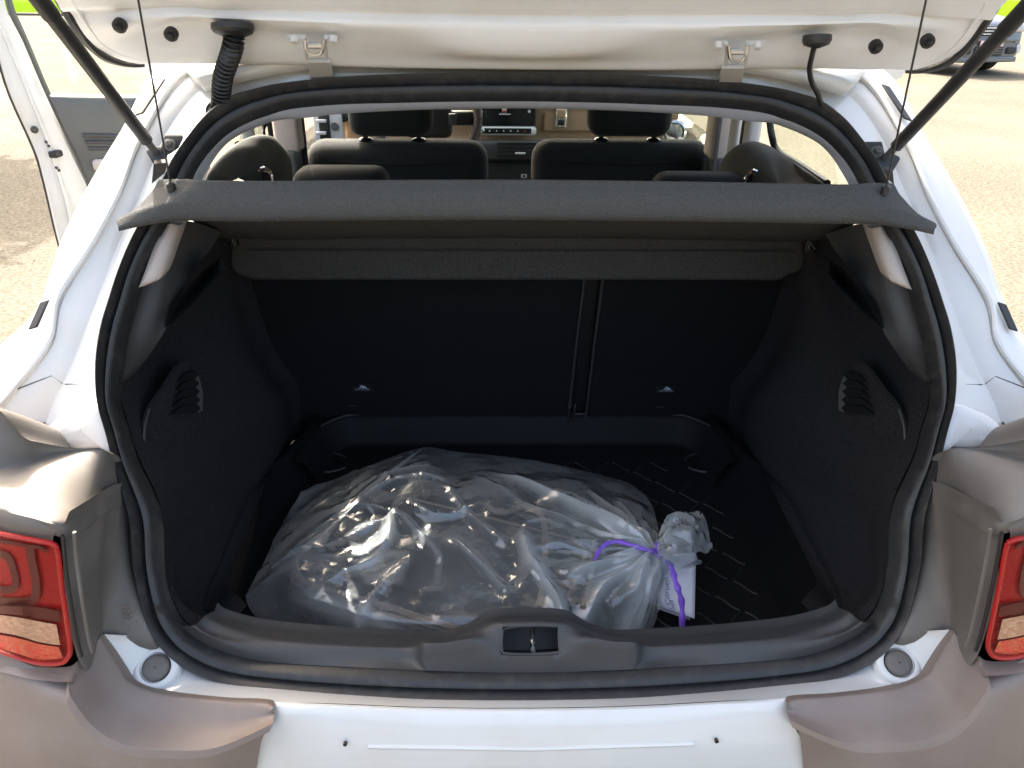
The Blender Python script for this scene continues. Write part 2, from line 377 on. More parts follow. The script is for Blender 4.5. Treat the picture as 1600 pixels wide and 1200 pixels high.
pF = [V((max(-.80, min(p.x*1.03-.02, -.0)) if p.x < -.05 else 0, .75, max(p.z+.015, 1.0) if p.z > 1.25 else p.z+.02)) for p in pE]
pQ = [p+V((.004 if p.x<-.05 else 0, .012, -.004)) for p in pO]
pR = [p+V((.006 if p.x<-.05 else 0, .03, -.006)) for p in pO]
for s in (-1, 1):
    lp = lambda a_, b_, t: [a.lerp(b, t) for a, b in zip(a_, b_)]
    gr = [p+V((0, .004, -.001)) for p in lp(pB, pM, .10)]
    rows_ = (pR, pQ, pO, lp(pO, pV, .92), lp(pV, pM, .10), pM, lp(pM, pB, .80), gr, lp(pB, pE, .05), lp(pB, pE, .93), pE, pE2, pF)
    G = patch([mir(r, s) for r in rows_], 6, 2, linv=True)
    obj('body_pillar', MB().grid(G), M['paint'], car, sharp=24)
    seam = [S(x, y, -.001 if i < 2 else .004) for i, (x, y) in enumerate(((60,567),(92,583),(120,592),(150,599)))]
    obj('panel_seam', MB().tube(mir([pB[8].lerp(pM[8], .1), pM[7].lerp(pM[8], .45), pV[7].lerp(pV[8], .45), pO[7].lerp(pO[8], .5)], s), .0011, 5), M['greytrim'], car)
    bead = cr([p+nrm(p)*.003 for p in pB[1:]], 6)
    obj('sealant_bead', MB().tube(mir(bead, s), .0036, 6), M['paint'], car)
    # black rubber tabs on the gutter edge
    for q in (((72,471),(53,514)), ((254,126),(219,180))):
        a, b = [S(*c, .012) for c in q]; n1 = V((-.5, -.6, .6)).normalized()
        wd = V((.0062, 0, .002))
        obj('gutter_tab', MB().prism(mir([a-wd, a+wd, b+wd, b-wd], s), n1*.003 if s < 0 else V((-n1.x, n1.y, n1.z))*.003), M['black'], car, bevel=.001)
    # raised pad pressed into the metal above the lamp
    pad = [(68,691),(72,671),(89,653),(115,640),(154,629),(170,668),(178,714),(162,703),(120,703),(94,699)]
    pp = [S(x, y, -.004) for x, y in pad]; ce = S(128, 672, -.006)
    rings = [[ce.lerp(p, t)+V((0, -1, .8))*(h) for p in cr(pp, 3, True)] for t, h in ((.02,.003),(.5,.003),(.86,.0025),(.95,.0005),(1,-.012))]
    obj('pressed_pad', MB().grid(mir(rings, s), cu=True), M['paint'], car, sharp=60)

# lower flank, wheel and side skin so the body closes in depth
for s in (-1, 1):
    rows = []
    for (y, dx) in ((.34,-.006),(.55,.0),(.75,.0),(1.6,.005),(2.6,0),(3.4,-.02)):
        rows.append([V((s*(x+dx*k), y, z)) for x, z, k in ((.80,.24,1),(.855,.35,1),(.865,.6,1),(.862,.85,1),(.84,.94,1),(.80,1.0,1))])
    obj('flank', MB().grid(patch(rows, 4, 3)), M['paint'], car)
    wl = obj('rear_wheel', MB().lathe((s*.70, .66, .31), (s, 0, 0), [(0,.02),(0,.29),(.02,.31),(.15,.31),(.175,.29),(.175,.21)], 36), M['tyre'], car)
    obj('rim', MB().lathe((s*.70, .66, .31), (s, 0, 0), [(.172,.21),(.16,.19),(.15,.06),(.165,.03),(.165,.001)], 30), M['steel'], wl)

# inner shell under and beside the boot
for s in (-1, 1):
    obj('inner_panel', MB().grid([[V((s*x, y, z)) for y in (.0, .3, .6, 1.0)] for x, z in ((.60, .40), (.64, .56), (.66, .80), (.645, 1.02))]), M['carpet'] if False else M['black'], car)
obj('boot_floor', MB().box((0, .51, .50), (1.36, 1.06, .03)), M['black'], car)
obj('light_leak_wall', MB().box((0, .018, .50), (1.30, .03, .40)), M['black'], car)  # unseen black wall added behind the bumper to stop light leaking into the boot
# roof skin, headliner edge
rz = [(.44,1.447),(.55,1.462),(.9,1.478),(1.6,1.485),(2.1,1.46)]
G = [[V((x*wd, y, z-.045*abs(x)**3)) for x in [i/8-1 for i in range(17)]] for (y, z), wd in zip(rz, (.45,.51,.55,.57,.54))]
obj('roof', MB().grid(patch(G, 1, 4)), M['paint'], car, solid=.02, off=1)
HL = [(822,167),(700,168),(610,171),(530,176),(480,182),(440,184),(415,191),(384,203),(362,215),(345,232),(328,258),(312,288),(290,352)]
iH = list(range(13))
hi = [S(*SEAL[i][1], .024) for i in iH]; ho = [S(x, y, .05) for x, y in HL]; hd = [p+V((-.02 if p.x < -.03 else 0, .06, .02)) for p in ho]
hi[0], ho[0], hd[0] = c0(hi[0]), c0(ho[0]), c0(hd[0])
hm = [a.lerp(b, .5)+V((0, -.004, -.003)) for a, b in zip(hi, ho)]
def fullT(h): return [V((-p.x, p.y, p.z)) for p in h[:0:-1]]+h
obj('headliner_edge', MB().grid(patch([fullT(r) for r in (hi, hm, ho, hd)], 5, 3)), M['headliner'], car)
G = [[V((x*wd, y, z-.03*abs(x)**3)) for x in [i/8-1 for i in range(17)]] for (y, z), wd in zip([(.52,1.395),(.9,1.42),(1.6,1.43),(2.1,1.40)], (.46,.54,.56,.54))]
obj('headliner', MB().grid(G), M['headliner'], car)

# ---- dark lamp surrounds, lamps, bumper, both sides
def lampY(px):
    t = [(-160,.10),(-60,-.015),(0,-.048),(60,-.06),(120,-.064)]
    for (a, ya), (b, yb) in zip(t, t[1:]):
        if px <= b: return ya+(yb-ya)*(px-a)/(b-a)
    return t[-1][1]
def LP(px, py, off=0): return P(px, py, Y=lampY(px)-off)
for s in (-1, 1):
    top0 = [P(-150,632,.08),P(-60,632,.058),P(0,637,.05),P(39,681,.05),P(66,692,.063),P(120,701,.083),P(162,702,.092),P(180,722,.108)]
    top2 = [P(-150,758,.08),P(-60,770,-.01),P(0,785,-.04),P(48,797,-.052),P(92,806,-.052),P(128,787,-.002),P(160,768,.055),P(192,762,.102)]
    top3 = [P(-150,770,.07),P(-60,782,-.022),P(0,797,-.052),P(48,809,-.064),P(100,820,-.062),P(138,795,.0),P(166,777,.053),P(196,768,.099)]
    lift = [p+V((0, .08 if i < 5 else .02, -.075 if i < 5 else -.02)) for i, p in enumerate(top0)]
    rg = [P(-150,748,z=1.05),P(-60,742,z=1.05),P(0,733,z=1.05),P(39,722,z=1.048),P(66,714,z=1.044),P(120,704.5,.082),P(162,705,.09),P(180,727,.106)]
    L3 = lambda a_, b_, t: [a.lerp(b, t) for a, b in zip(a_, b_)]
    top3b = [p+V((0, .004, -.02)) for p in top3]
    rows_ = (lift, top0, L3(top0, rg, .15), L3(top0, rg, .85), rg, L3(rg, top2, .12), L3(rg, top2, .5), L3(rg, top2, .92), top2, top3, top3b)
    ob = obj('lamp_surround', MB().grid(patch([mir(r, s) for r in rows_], 5, 2)), M['surround'], car, sharp=70)
    rim0 = [P(-150,782,.068),P(-60,800,-.026),P(0,812,-.056),P(48,824,-.067),P(86,832,-.067)]
    rim1 = [P(-150,800,.075),P(-60,815,-.02),P(0,830,-.05),P(48,840,-.062),P(82,848,-.062)]
    obj('surround_lip', MB().grid(patch([mir(r, s) for r in (top3[:5], rim0, rim1)], 5, 3)), M['surround'], ob)
    # channel between lamp and opening
    ct = [top3[4], top3[4].lerp(top3[5], .3), top3[5].lerp(top3[6], .3), top3[6], top3[6].lerp(top3[7], .5), top3[7], P(206,771,.115)]
    cm = [P(100,925,-.064),P(120,920,-.055),P(152,895,.0),P(165,887,.028),P(182,884,.047),P(203,884,.058),P(213,890,.075)]
    cb = [P(120,1024,-.060),P(134,1026,-.05),P(156,996,-.012),P(164,991,.0),P(190,993,.002),P(238,998,.006),P(246,994,.02)]
    ct0 = [p+V((0, .015, .006)) for p in ct]; ct1 = L3(ct, cm, .06)
    obj('lamp_channel', MB().grid(patch([mir(r, s) for r in (ct0, ct, ct1, cm, cb, [p+V((0, .01, -.05)) for p in cb])], 5, 4)), M['surround'], ob, sharp=60)
    gro = [P(x, y, Y) for x, y, Y in ((88,838,-.069),(92,880,-.069),(101,940,-.069),(112,1000,-.068),(119,1026,-.064))]
    for k in range(2):
        obj('channel_groove', MB().tube(mir(cr([p+V((.006+.009*k, .001+.006*k, 0)) for p in gro], 4), s), .0022, 6), M['black'] if k == 0 else M['surround'], ob)
    # lens and lamp insides
    lt = [(-150,800),(-60,815),(0,831),(60,843),(84,850),(88,854)]
    lb = [(-150,985),(-60,998),(0,1019),(55,1036),(100,1037),(112,1018)]
    def grid_l(top, bot, off, kv=5, ku=4):
        rows = []
        for i in range(kv+1):
            t = i/kv; rows.append([LP(a[0]+(b[0]-a[0])*t+ (6*math.sin(math.pi*t) if a[0] > 80 else 0)*0, a[1]+(b[1]-a[1])*t, off) for a, b in zip(top, bot)])
        return patch([mir(r, s) for r in rows], ku, 1)
    lamp = obj('tail_lamp', MB().grid(grid_l(lt, lb, 0)), M['red'], car)
    obj('lens', MB().grid(grid_l(lt, lb, .012)), M['lens'], lamp)
    edge = [LP(x, y, .009) for x, y in [(-150,801),(-60,817),(0,833),(60,845),(82,850),(90,862),(97,920),(105,975),(110,1012),(106,1028),(92,1037),(55,1035),(0,1018),(-60,998),(-150,985)]]
    obj('lamp_rim', MB().tube(mir(cr(edge, 4), s), .0027, 8), M['red_rim'], lamp)
    def strip(name, px, wd, mt, off=.004):
        a = cr([V((x, y, 0)) for x, y in px], 4); L1, L2 = [], []
        for i, p in enumerate(a):
            t = (a[min(i+1, len(a)-1)]-a[max(i-1, 0)]).normalized(); nn = V((-t.y, t.x, 0))
            L1.append((p+nn*wd)); L2.append((p-nn*wd))
        f = lambda L, o: [LP(q.x, q.y, o) for q in L]
        obj(name, MB().grid(mir([f(L1, .001), f(L1, off), f(L2, off), f(L2, .001)], s)), mt, lamp, sharp=30)
    strip('light_guide', [(-90,862),(-40,862),(0,866),(14,873),(20,890),(24,905),(22,918),(6,922),(-30,916),(-90,905)], 5.5, M['red_dark'])
    strip('light_guide', [(-120,835),(0,846),(40,853),(62,856),(72,862)], 2.5, M['red_dark'])
    strip('light_guide', [(46,856),(50,880),(55,905),(56,925),(48,938),(0,940),(-100,925)], 6.5, M['red_dark'])
    obj('dark_band', MB().grid(grid_l([(-150,930),(0,946),(50,948),(92,955)], [(-150,945),(0,958),(55,966),(95,972)], .005, 2)), M['red_dark'], lamp)
    obj('clear_band', MB().grid(grid_l([(-150,945),(0,961),(60,971),(88,976)], [(-150,972),(0,988),(60,1003),(94,1008)], .006, 3)), M['amber'], lamp)
    obj('reflector', MB().grid(grid_l([(-150,974),(0,992),(60,1006),(92,1011)], [(-150,984),(0,1014),(60,1031),(98,1028)], .006, 2)), M['red_spark'], lamp)

    # bumper: white corner piece under the seal, brown corner moulding
    w0 = [OUT[i]+V((.012, .006, -.004)) for i in (23, 24, 25, 26, 27, 28, 29, 30, 31, 32, 33)]
    w1 = [P(158,991,-.006),P(176,1016,-.012),P(192,1044,-.02),P(210,1064,-.026),P(262,1082,-.034),P(345,1091,-.044),P(420,1097,-.052),P(520,1099,-.052),P(640,1104,-.052),P(740,1106,-.052),P(828,1106,-.052)]
    w0[0] = P(240,996,.012); w1[-1] = c0(w1[-1]); w0[-1] = c0(w0[-1])
    wm = [a.lerp(b, .5)+V((0, -.001, .002)) for a, b in zip(w0, w1)]
    bump = obj('rear_bumper' if s < 0 else 'rear_bumper', MB().grid(patch([mir(r, s) for r in (w0, wm, w1)], 4, 4)), M['paint'], car)
    # cream lit main panel
    v0 = [P(418,1097,-.052),P(424,1097,-.053),P(520,1100,-.0535),P(640,1105,-.0535),P(740,1107,-.0535),P(828,1107,-.0535)]
    v1 = [P(424,1124,-.066),P(452,1112,-.063),P(520,1109,-.061),P(640,1114,-.061),P(740,1116,-.061),P(828,1116,-.061)]
    v2 = [P(410,1152,-.078),P(440,1150,-.075),P(520,1150,-.075),P(640,1152,-.075),P(740,1153,-.075),P(828,1153,-.075)]
    v3 = [P(384,1200,-.088),P(430,1200,-.085),P(520,1200,-.085),P(640,1200,-.085),P(740,1200,-.085),P(828,1200,-.085)]
    v4 = [p+V((-.02, -.01, -.16)) for p in v3]; v5 = [p+V((0, .06, -.25)) for p in v4]
    for r in (v0, v1, v2, v3, v4, v5): r[-1] = c0(r[-1])
    obj('bumper_panel', MB().grid(patch([mir(r, s) for r in (v0, v1, v2, v3, v4, v5)], 5, 4)), M['paint'], bump)
    # number plate holes and pressed line
    for x, y in ((540,1160),(535,1195),(587,1197)):
        q = P(x, y, -.079)
        obj('plate_hole', MB().lathe(mir(q, s), (0, -1, .1), [(0,.0026),(.004,.0026),(.004,.001),(.0015,.0005)], 10), M['black'], bump)
    a, b = P(575,1166,-.0795), c0(P(828,1170,-.0795))
    obj('pressed_line', MB().tube(mir([a, a.lerp(b, .5), b], s), .003, 8), M['paint'], bump)
    # brown moulding
    tb = [(157,993),(172,1017),(190,1047),(207,1067),(260,1085),(345,1094),(412,1098),(427,1104)]
    ty = [-.012,-.02,-.03,-.036,-.044,-.052,-.058,-.064]
    fb = [(110,1052),(107,1080),(118,1102),(146,1137),(190,1164),(250,1173),(335,1170),(426,1132)]
    fy = [-.062,-.085,-.092,-.098,-.104,-.108,-.106,-.086]
    lb2 = [(0,1022),(0,1062),(20,1120),(60,1190),(130,1230),(220,1240),(310,1225),(408,1160)]
    ly = [-.05,-.062,-.08,-.10,-.112,-.118,-.114,-.092]
    t0 = [P(*q, y) for q, y in zip(tb, ty)]; f0 = [P(*q, y) for q, y in zip(fb, fy)]
    tin = [p+V((.0, .012, -.008)) for p in t0]; t1 = [p+V((0, -.006, -.001)) for p in t0]
    f1 = [a.lerp(b, .93) for a, b in zip(t0, f0)]; f2 = [p+V((-.004, -.004, -.008)) for p in f0]
    mid = [a.lerp(b, .5)+V((0, .006, -.004)) for a, b in zip(t0, f0)]
    bm_ = obj('bumper_moulding', MB().grid(patch([mir(r, s) for r in (tin, t0, t1, mid, f1, f0, f2)], 6, 3)), M['brown'], car, sharp=60)
    lower = [P(*q, y) for q, y in zip(lb2, ly)]
    low2 = [p+V((-.03, .0, -.12)) for p in lower]
    low2[0] = P(-60,1015,-.02); low2[1] = P(-60,1060,-.03); low2[2] = P(-60,1130,-.05); low2[3] = P(-30,1200,-.07)
    obj('moulding_face', MB().grid(patch([mir(r, s) for r in (f2, lower, low2)], 6, 4)), M['brown'], bm_, sharp=60)
    L4 = low2[:4]
    obj('moulding_side', MB().grid(patch([mir(r, s) for r in (L4, [V((min(p.x-.07, -.76), .05, p.z)) for p in L4], [V((-.845, .22, p.z)) for p in L4], [V((-.868, .5, p.z)) for p in L4])], 4, 4)), M['brown'], bm_)
    # under-lamp strip
    u0 = [P(-150,980,.07),P(-60,1003,-.012),P(0,1022,-.045),P(56,1040,-.056),P(104,1042,-.056),P(124,1030,-.05),P(156,996,-.008)]
    u1 = [P(-150,1020,.06),P(-60,1040,-.025),P(0,1050,-.06),P(56,1062,-.075),P(108,1066,-.078),P(120,1062,-.066),P(150,1030,-.03)]
    obj('moulding_ledge', MB().grid(patch([mir(r, s) for r in (u0, u1)], 5, 4)), M['brown'], bm_)
    edge_ = [P(-150,632,.08), P(-150,758,.08), P(-150,800,.10), P(-150,985,.10), P(-150,1020,.06)]
    obj('quarter_cladding', MB().grid(patch([mir(r, s) for r in (edge_, [V((-.815, .17, min(p.z, 1.03))) for p in edge_], [V((-.85, .30, min(p.z, .99))) for p in edge_], [V((-.868, .5, min(p.z, .95))) for p in edge_])], 4, 4)), M['surround'], car)
    sk = [[V((x, y+.012, z)) for x, y in ((0,-.098),(-.3,-.095),(-.56,-.075),(-.70,-.01),(-.80,.12),(-.85,.30),(-.86,.55))] for z in (.66, .5, .36)]+[[V((x*.97, y+.05, .27)) for x, y in ((0,-.098),(-.3,-.095),(-.56,-.075),(-.70,-.01),(-.80,.12),(-.85,.30),(-.86,.55))]]
    obj('bumper_skirt', MB().grid(patch([mir(r, s) for r in sk], 4, 3)), M['surround'], bump)
    ov = [(-40,1108),(0,1116),(50,1128),(90,1145),(108,1165),(108,1176),(92,1180),(40,1168),(-40,1150)]
    # rubber stop buffer in its cup
    q = P(243,1043,-.012); ax = V((.16, -.56, .80)).normalized()
    cup = obj('buffer_cup', MB().lathe(mir(q, s), mir(ax, s), [(-.010,.031),(-.003,.029),(.0005,.0255),(.0018,.0215),(.001,.0188),(-.006,.0176)], 30), M['paint'], bump, sharp=60)
    obj('stop_buffer', MB().lathe(mir(q, s), mir(ax, s), [(-.012,.0168),(.000,.0166),(.0025,.0152),(.0038,.011),(.004,.001)], 30), M['surround'], bump, sharp=60)

# moulded codes on the left channel
mk = MB(); rr_ = random.Random(3)
for i in range(6):                                  # tiny moulded marks, too small to read
    for j in range(rr_.randint(3, 5)):
        x, y = 189+j*4.6+i*1.3, 946+i*5.2
        q = P(x, y, .0125); h = rr_.uniform(.0012, .003)
        mk.box(q, (rr_.uniform(.0008, .0022), .0008, h))
mk.tube([P(203,979,.010)+V((.004*math.cos(t), 0, .004*math.sin(t))) for t in [2*math.pi*i/14 for i in range(15)]], .0005, 4)
obj('moulded_marks', mk, M['surround'] if False else M['brown'], car)
# ------------------------------------------------------------------ boot interior (parts of the car)
ZF = .57
def sI(i): return INN[i]
for s in (-1, 1):
    # carpeted side wall
    e0 = [INN[i]+V((.0, .012, 0)) for i in (11, 12, 13, 14, 15, 16, 17, 18, 19, 20, 21, 22, 23, 24, 25, 26, 27)]
    e1 = [p+V((-.012, .03, 0)) for p in e0]
    far = [P(350,372,.62),P(357,414,.66),P(366,445,.69),P(375,470,.71),P(384,500,.72),P(395,530,.735),P(408,560,.75),P(430,592,.765),P(446,612,.775),P(454,645,.80),P(452,682,.80),P(425,725,.68),P(395,770,.53),P(360,850,.36),P(322,940,.20),P(335,965,.13),P(352,985,.09)]
    m1 = [a.lerp(b, .22)+V((-.02, 0, 0)) for a, b in zip(e1, far)]
    m2 = [a.lerp(b, .55)+V((-.012, 0, .0)) for a, b in zip(e1, far)]
    m3 = [a.lerp(b, .82)+V((.012 if 6 <= i <= 11 else 0, 0, 0)) for i, (a, b) in enumerate(zip(e1, far))]
    far2 = [p+V((.012, .06, -.01)) for p in far]
    side = obj('boot_side_trim', MB().grid(patch([mir(r, s) for r in (e0, e1, m1, m2, m3, far, far2)], 4, 4)), M['side_carpet'], car, sharp=70)
    def W(px, py, k, off=0):                      # on the side wall: k from opening (0) to seat (1)
        return P(px, py, .12+.5*k-off)
    # grained upper pillar trim with its scooped cutout
    o1 = [(262,352),(243,384),(225,424),(211,468),(199,508),(190,555),(187,590),(189,600)]
    y1 = [S(x, y, .026) for x, y in o1]
    o2 = [(300,346),(282,380),(268,415),(258,452),(247,490),(232,530),(205,580),(190,600)]
    y2 = [S(x, y, .075) for x, y in o2]
    o3 = [(345,362),(330,388),(310,412),(292,440),(270,485),(256,520),(222,570),(191,601)]
    y3 = [S(x, y, .17 if i < 3 else .13 if i < 5 else .10) for i, (x, y) in enumerate(o3)]
    y2b = [a.lerp(b, .5)+V((-.006, 0, .0)) for a, b in zip(y1, y2)]
    obj('pillar_trim', MB().grid(patch([mir(r, s) for r in (y1, y2b, y2, y3)], 5, 4)), M['trim'], car)
    sc0 = [(345,400),(318,420),(294,448),(270,480),(262,500),(257,512),(270,505),(300,480),(330,450),(352,420)]
    sp = [S(x, y, .10) for x, y in sc0]; cc = S(305, 452, .15)
    obj('trim_scoop', MB().grid(mir([[p.lerp(cc, t)+V((.0, h, 0)) for p in sp] for t, h in ((0, 0), (.3, .02), (.97, .05))], s), cu=True), M['black'], car)
    # beige strip of the window pillar
    st = [(262,350),(252,368),(246,372),(237,395),(226,425),(215,453)]
    si = [(281,352),(272,378),(264,400),(257,420),(248,437),(228,446)]
    a0 = [S(x, y, .022) for x, y in st]; a1 = [S(x, y, .03) for x, y in si]; am = [p.lerp(q, .5)+V((0, -.006, .003)) for p, q in zip(a0, a1)]
    obj('pillar_strip', MB().grid(patch([mir(r, s) for r in (a0, am, a1, [p+V((0, .03, 0)) for p in a1])], 5, 3)), M['beige'], car)
    # vent pocket: recessed panel, slats and pale liner
    pk = [(287,564),(300,572),(312,592),(316,620),(314,650),(300,680),(275,715),(252,742),(236,728),(227,700),(227,665),(236,635),(256,606),(272,580)]
    WX = lambda x, y, o=0: P(x, y, X=-.5335+o)
    pe = cr([WX(x, y) for x, y in pk], 4, True); pc = WX(272, 655)
    pock = obj('vent_pocket', MB().grid(mir([[p.lerp(pc, t)+V((h, 0, 0)) for p in pe] for t, h in ((-.03,-.004),(-.02,.0012),(.01,.0012),(.03,-.0012),(.5,-.0012),(.99,-.0012))], s), cu=True), M['side_carpet'], car, sharp=30)
    ln = [(299,580),(308,588),(314,612),(314,640),(308,645),(303,620),(299,596)]
    obj('vent_liner', MB().prism(mir([WX(x, y, .002) for x, y in ln], s), V((-s*.003, 0, 0))), M['greytrim'], pock)
    for k in range(5):
        y = 579+k*13
        tri = [(288-k*2,y+5),(301+k*.8,y),(308+k*.8,y+6.5),(302+k*.8,y+13),(278-k*3,y+17)]
        obj('slat', MB().prism(mir([WX(x, yy, .004) for x, yy in tri], s), V((-s*.003, 0, 0))), M['carpet'], pock)
    gv = cr([WX(x, y, .002) for x, y in ((233,640),(226,668),(226,700),(236,726),(252,744))], 4)
    obj('pocket_rim', MB().tube(mir(gv, s), .0018, 6), M['trim'], pock)

# sill trim over the lock, with the recess for the striker
r0 = [(283,978),(305,997),(345,1017),(390,1030),(450,1037),(540,1042),(650,1047),(668,1048),(700,1049),(740,1050),(776,1051),(788,1051),(828,1051)]
r1 = [(300,978),(318,990),(345,1001),(395,1015),(450,1020),(540,1026),(640,1032),(662,1030),(700,1027),(740,1025),(776,1024),(788,1025),(828,1025)]
r2 = [(310,972),(322,984),(350,994),(400,1002),(450,1005),(540,1010),(640,1014),(665,1006),(700,1004),(738,999),(780,1014),(788,1020),(828,1021)]
r3 = [(316,966),(330,976),(356,985),(402,995),(450,1000),(540,1006),(640,1009),(665,1004),(700,1002),(740,993),(780,982),(790,979),(828,978)]
r4 = [(322,961),(336,970),(360,979),(402,990),(450,996),(540,1002),(640,1005),(665,1003),(700,1000),(735,988),(765,974),(790,970),(828,969)]
r5 = [(335,955),(345,963),(366,970),(402,978),(450,984),(540,991),(640,995),(668,996),(700,994),(732,984),(762,968),(790,963),(828,962)]
hy = [0]*7+[.002,.004,.004,.004,.004,.004]
def rowY(r, Y, k): return [P(x, y, Y+k*h) for (x, y), h in zip(r, [0,0,0,0,0,0,0,1,1,1,1,1,1])]
q0 = [INN[i] for i in (25, 26, 27, 28, 29, 30, 31)]+[P(668,1048,.0),P(700,1049,.0),INN[32],P(776,1051,.0),P(788,1051,.0),INN[33]]
yy = INN[32].y
for i in (7, 8, 10, 11): q0[i].y = q0[i].y; q0[i] = P(*r0[i], yy)
q1 = rowY(r1, .012, -.012); q2 = rowY(r2, .022, -.016); q3 = rowY(r3, .030, -.010); q4 = rowY(r4, .038, -.006); q5 = rowY(r5, .06, 0)
q6 = [p+V((0, .02, -.02)) for p in q5]; q7 = [V((p.x, p.y+.012, ZF-.02)) for p in q6]
allr = [q0, q1, q2, q3, q4, q5, q6, q7]
for r in allr: r[-1] = c0(r[-1])
mbs = MB()
for s in (-1, 1):
    Gs = patch([mir(r, s) for r in allr], 4, 3); ncol = len(Gs[0])
    b = len(mbs.v); n = ncol
    for r in Gs: mbs.v += [tuple(p) for p in r]
    for i in range(len(Gs)-1):
        for j in range(n-1):
            if 6 <= i < 9 and 42 <= j: continue      # opening of the striker recess
            mbs.f.append((b+i*n+j, b+i*n+j+1, b+(i+1)*n+j+1, b+(i+1)*n+j))
sill = obj('sill_trim', mbs, M['trim'], car, sharp=60)
pc = [P(784,1022,.004),P(828,1023,.004),P(882,1019,.004),P(882,979,.03),P(828,976,.03),P(784,980,.03)]
inn = [p+V((0, .035, -.03)) for p in pc]
obj('striker_recess', MB().grid([pc, inn], cu=True).poly(inn), M['black'], sill, sharp=30)
fr = cr([P(x, y, Y) for x, y, Y in ((784,1013,.008),(790,1021,.005),(828,1022.5,.004),(876,1019,.005),(884,1011,.008),(884,989,.022),(877,980,.026),(833,977,.027),(792,981,.026),(785,990,.022))], 4, True)
obj('recess_rim', MB().tube(fr+[fr[0]], .0022, 6), M['trim'], sill)
sa, sb = P(832,983,.035), P(833,1017,.012)
obj('striker', MB().tube([sb+V((0,.02,-.01)), sb, sa.lerp(sb, .5)+V((0,-.004,.004)), sa, sa+V((0,.02,-.01))], .0034, 10), M['steel'], sill)
for x in (805, 860):
    a, b = P(x, 984, .045), P(x, 1014, .028)
    obj('recess_rib', MB().tube([a, b], .001, 5), M['trim'], sill)

# rear seat backs seen from the boot
def SB(px, py, off=0):                           # on the plane of the seat backs
    nn = V((0, 1, .22)).normalized(); d = ray(px, py); o = V((0, .865, .60))
    t = (o-CAM).dot(nn)/d.dot(nn); return CAM+d*t-nn*off
def seatback(px0, px1, px2, px3):
    bl, br, tr, tl = SB(px0, 690), SB(px1, 690), SB(px2, 370), SB(px3, 370)
    ext = V((0, .09, .02))
    return MB().prism([bl, br, tr, tl], ext)
sb1 = obj('rear_seat_back', seatback(400, 892, 919, 330), M['carpet'], car, bevel=.008)
sb2 = obj('rear_seat_back', seatback(910, 1230, 1300, 946), M['carpet'], car, bevel=.008)
obj('seat_gap', MB().prism([SB(880,690,-.03),SB(925,690,-.03),SB(960,370,-.03),SB(905,370,-.03)], V((0,.03,.01))), M['black'], car)
for a in ((910,886),(939,913)):
    obj('seat_edge_piping', MB().tube([SB(a[0]+7, 400, .004), SB((a[0]+a[1])/2+2, 540, .004), SB(a[1]+2, 650, .004)], .0032, 6), M['trim'], car)
bk = MB()
for x in (890, 897): bk.tube([SB(x-3, 655, .012), SB(x, 634, .014), SB(x+2, 630, .0)], .0022, 6)
obj('seat_latch', bk, M['steel'], car)
ex, ez = V((1, 0, 0)), V((0, -.22, 1)).normalized()
for (x, y), par in (((566,604.5), sb1), ((1040,607), sb2)):
    c = SB(x, y, .0035)
    L = obj('anchor_label', MB().prism([c+ex*a+ez*b for a, b in ((-.024,-.011),(.024,-.011),(.024,.011),(-.024,.011))], V((0,-.0008,0))), M['black'], par)
    k = MB(); o = c+V((0,-.0014,0))
    k.poly([o+ex*a*.001+ez*b*.001 for a, b in ((-1,10),(-4,3),(-7,-.5),(-4,-.5),(-2,2.5),(0,6),(1,8.5))])
    k.poly([o+ex*a*.001+ez*b*.001 for a, b in ((1,8),(4,7),(9,4),(12,-.5),(7,-.5),(5,1.5),(3,-.5),(0,-.5),(0,3))])
    text_on(k, 'TOP TETHER', .0058, o+ez*-.004, ex, ez)
    obj('anchor_print', k, M['white_print'], L)
    obj('anchor_slot', MB().box(SB(x-14 if x < 800 else x-10, y+27, .004), (.018,.003,.002)), M['trim'], par)

# ------------------------------------------------------------------ boot liner
liner = thing('boot_liner', 'black rubber boot liner tray with diamond tread lying on the boot floor', 'boot liner', (0, .5, ZF-.012))
HW = .455
fl = MB().grid([[V((x, y, ZF)) for x in (-HW, -.2, 0, .2, HW)] for y in (.07, .3, .55, .825)])
obj('tray_floor', fl, M['liner'], liner)
tp = [V((-.425,.66,0)),V((-.425,.75,0)),V((-.418,.79,0)),V((-.395,.815,0)),V((-.36,.825,0)),V((-.2,.826,0)),V((0,.827,0)),V((.2,.826,0)),V((.36,.825,0)),V((.395,.815,0)),V((.418,.79,0)),V((.425,.75,0)),V((.425,.66,0))]
tn = [V((-1,0,0)),V((-1,.05,0)),V((-.9,.5,0)),V((-.5,.9,0)),V((-.1,1,0)),V((0,1,0)),V((0,1,0)),V((0,1,0)),V((.1,1,0)),V((.5,.9,0)),V((.9,.5,0)),V((1,.05,0)),V((1,0,0))]
trw = [[p+n_.normalized()*o+V((0,0,ZF+h)) for p, n_ in zip(tp, tn)] for o, h in ((-.006,.0006),(0,.002),(.006,.008),(.026,.054),(.031,.0605),(.038,.0625),(.052,.061))]
obj('tray_back', MB().grid(patch(trw, 4, 2, linv=True)), M['liner'], liner, sharp=50)
obj('tray_lip', MB().tube(cr([p+n_.normalized()*.036+V((0,0,ZF+.063)) for p, n_ in zip(tp[2:-2], tn[2:-2])], 4), .0026, 6), M['trim'], liner)
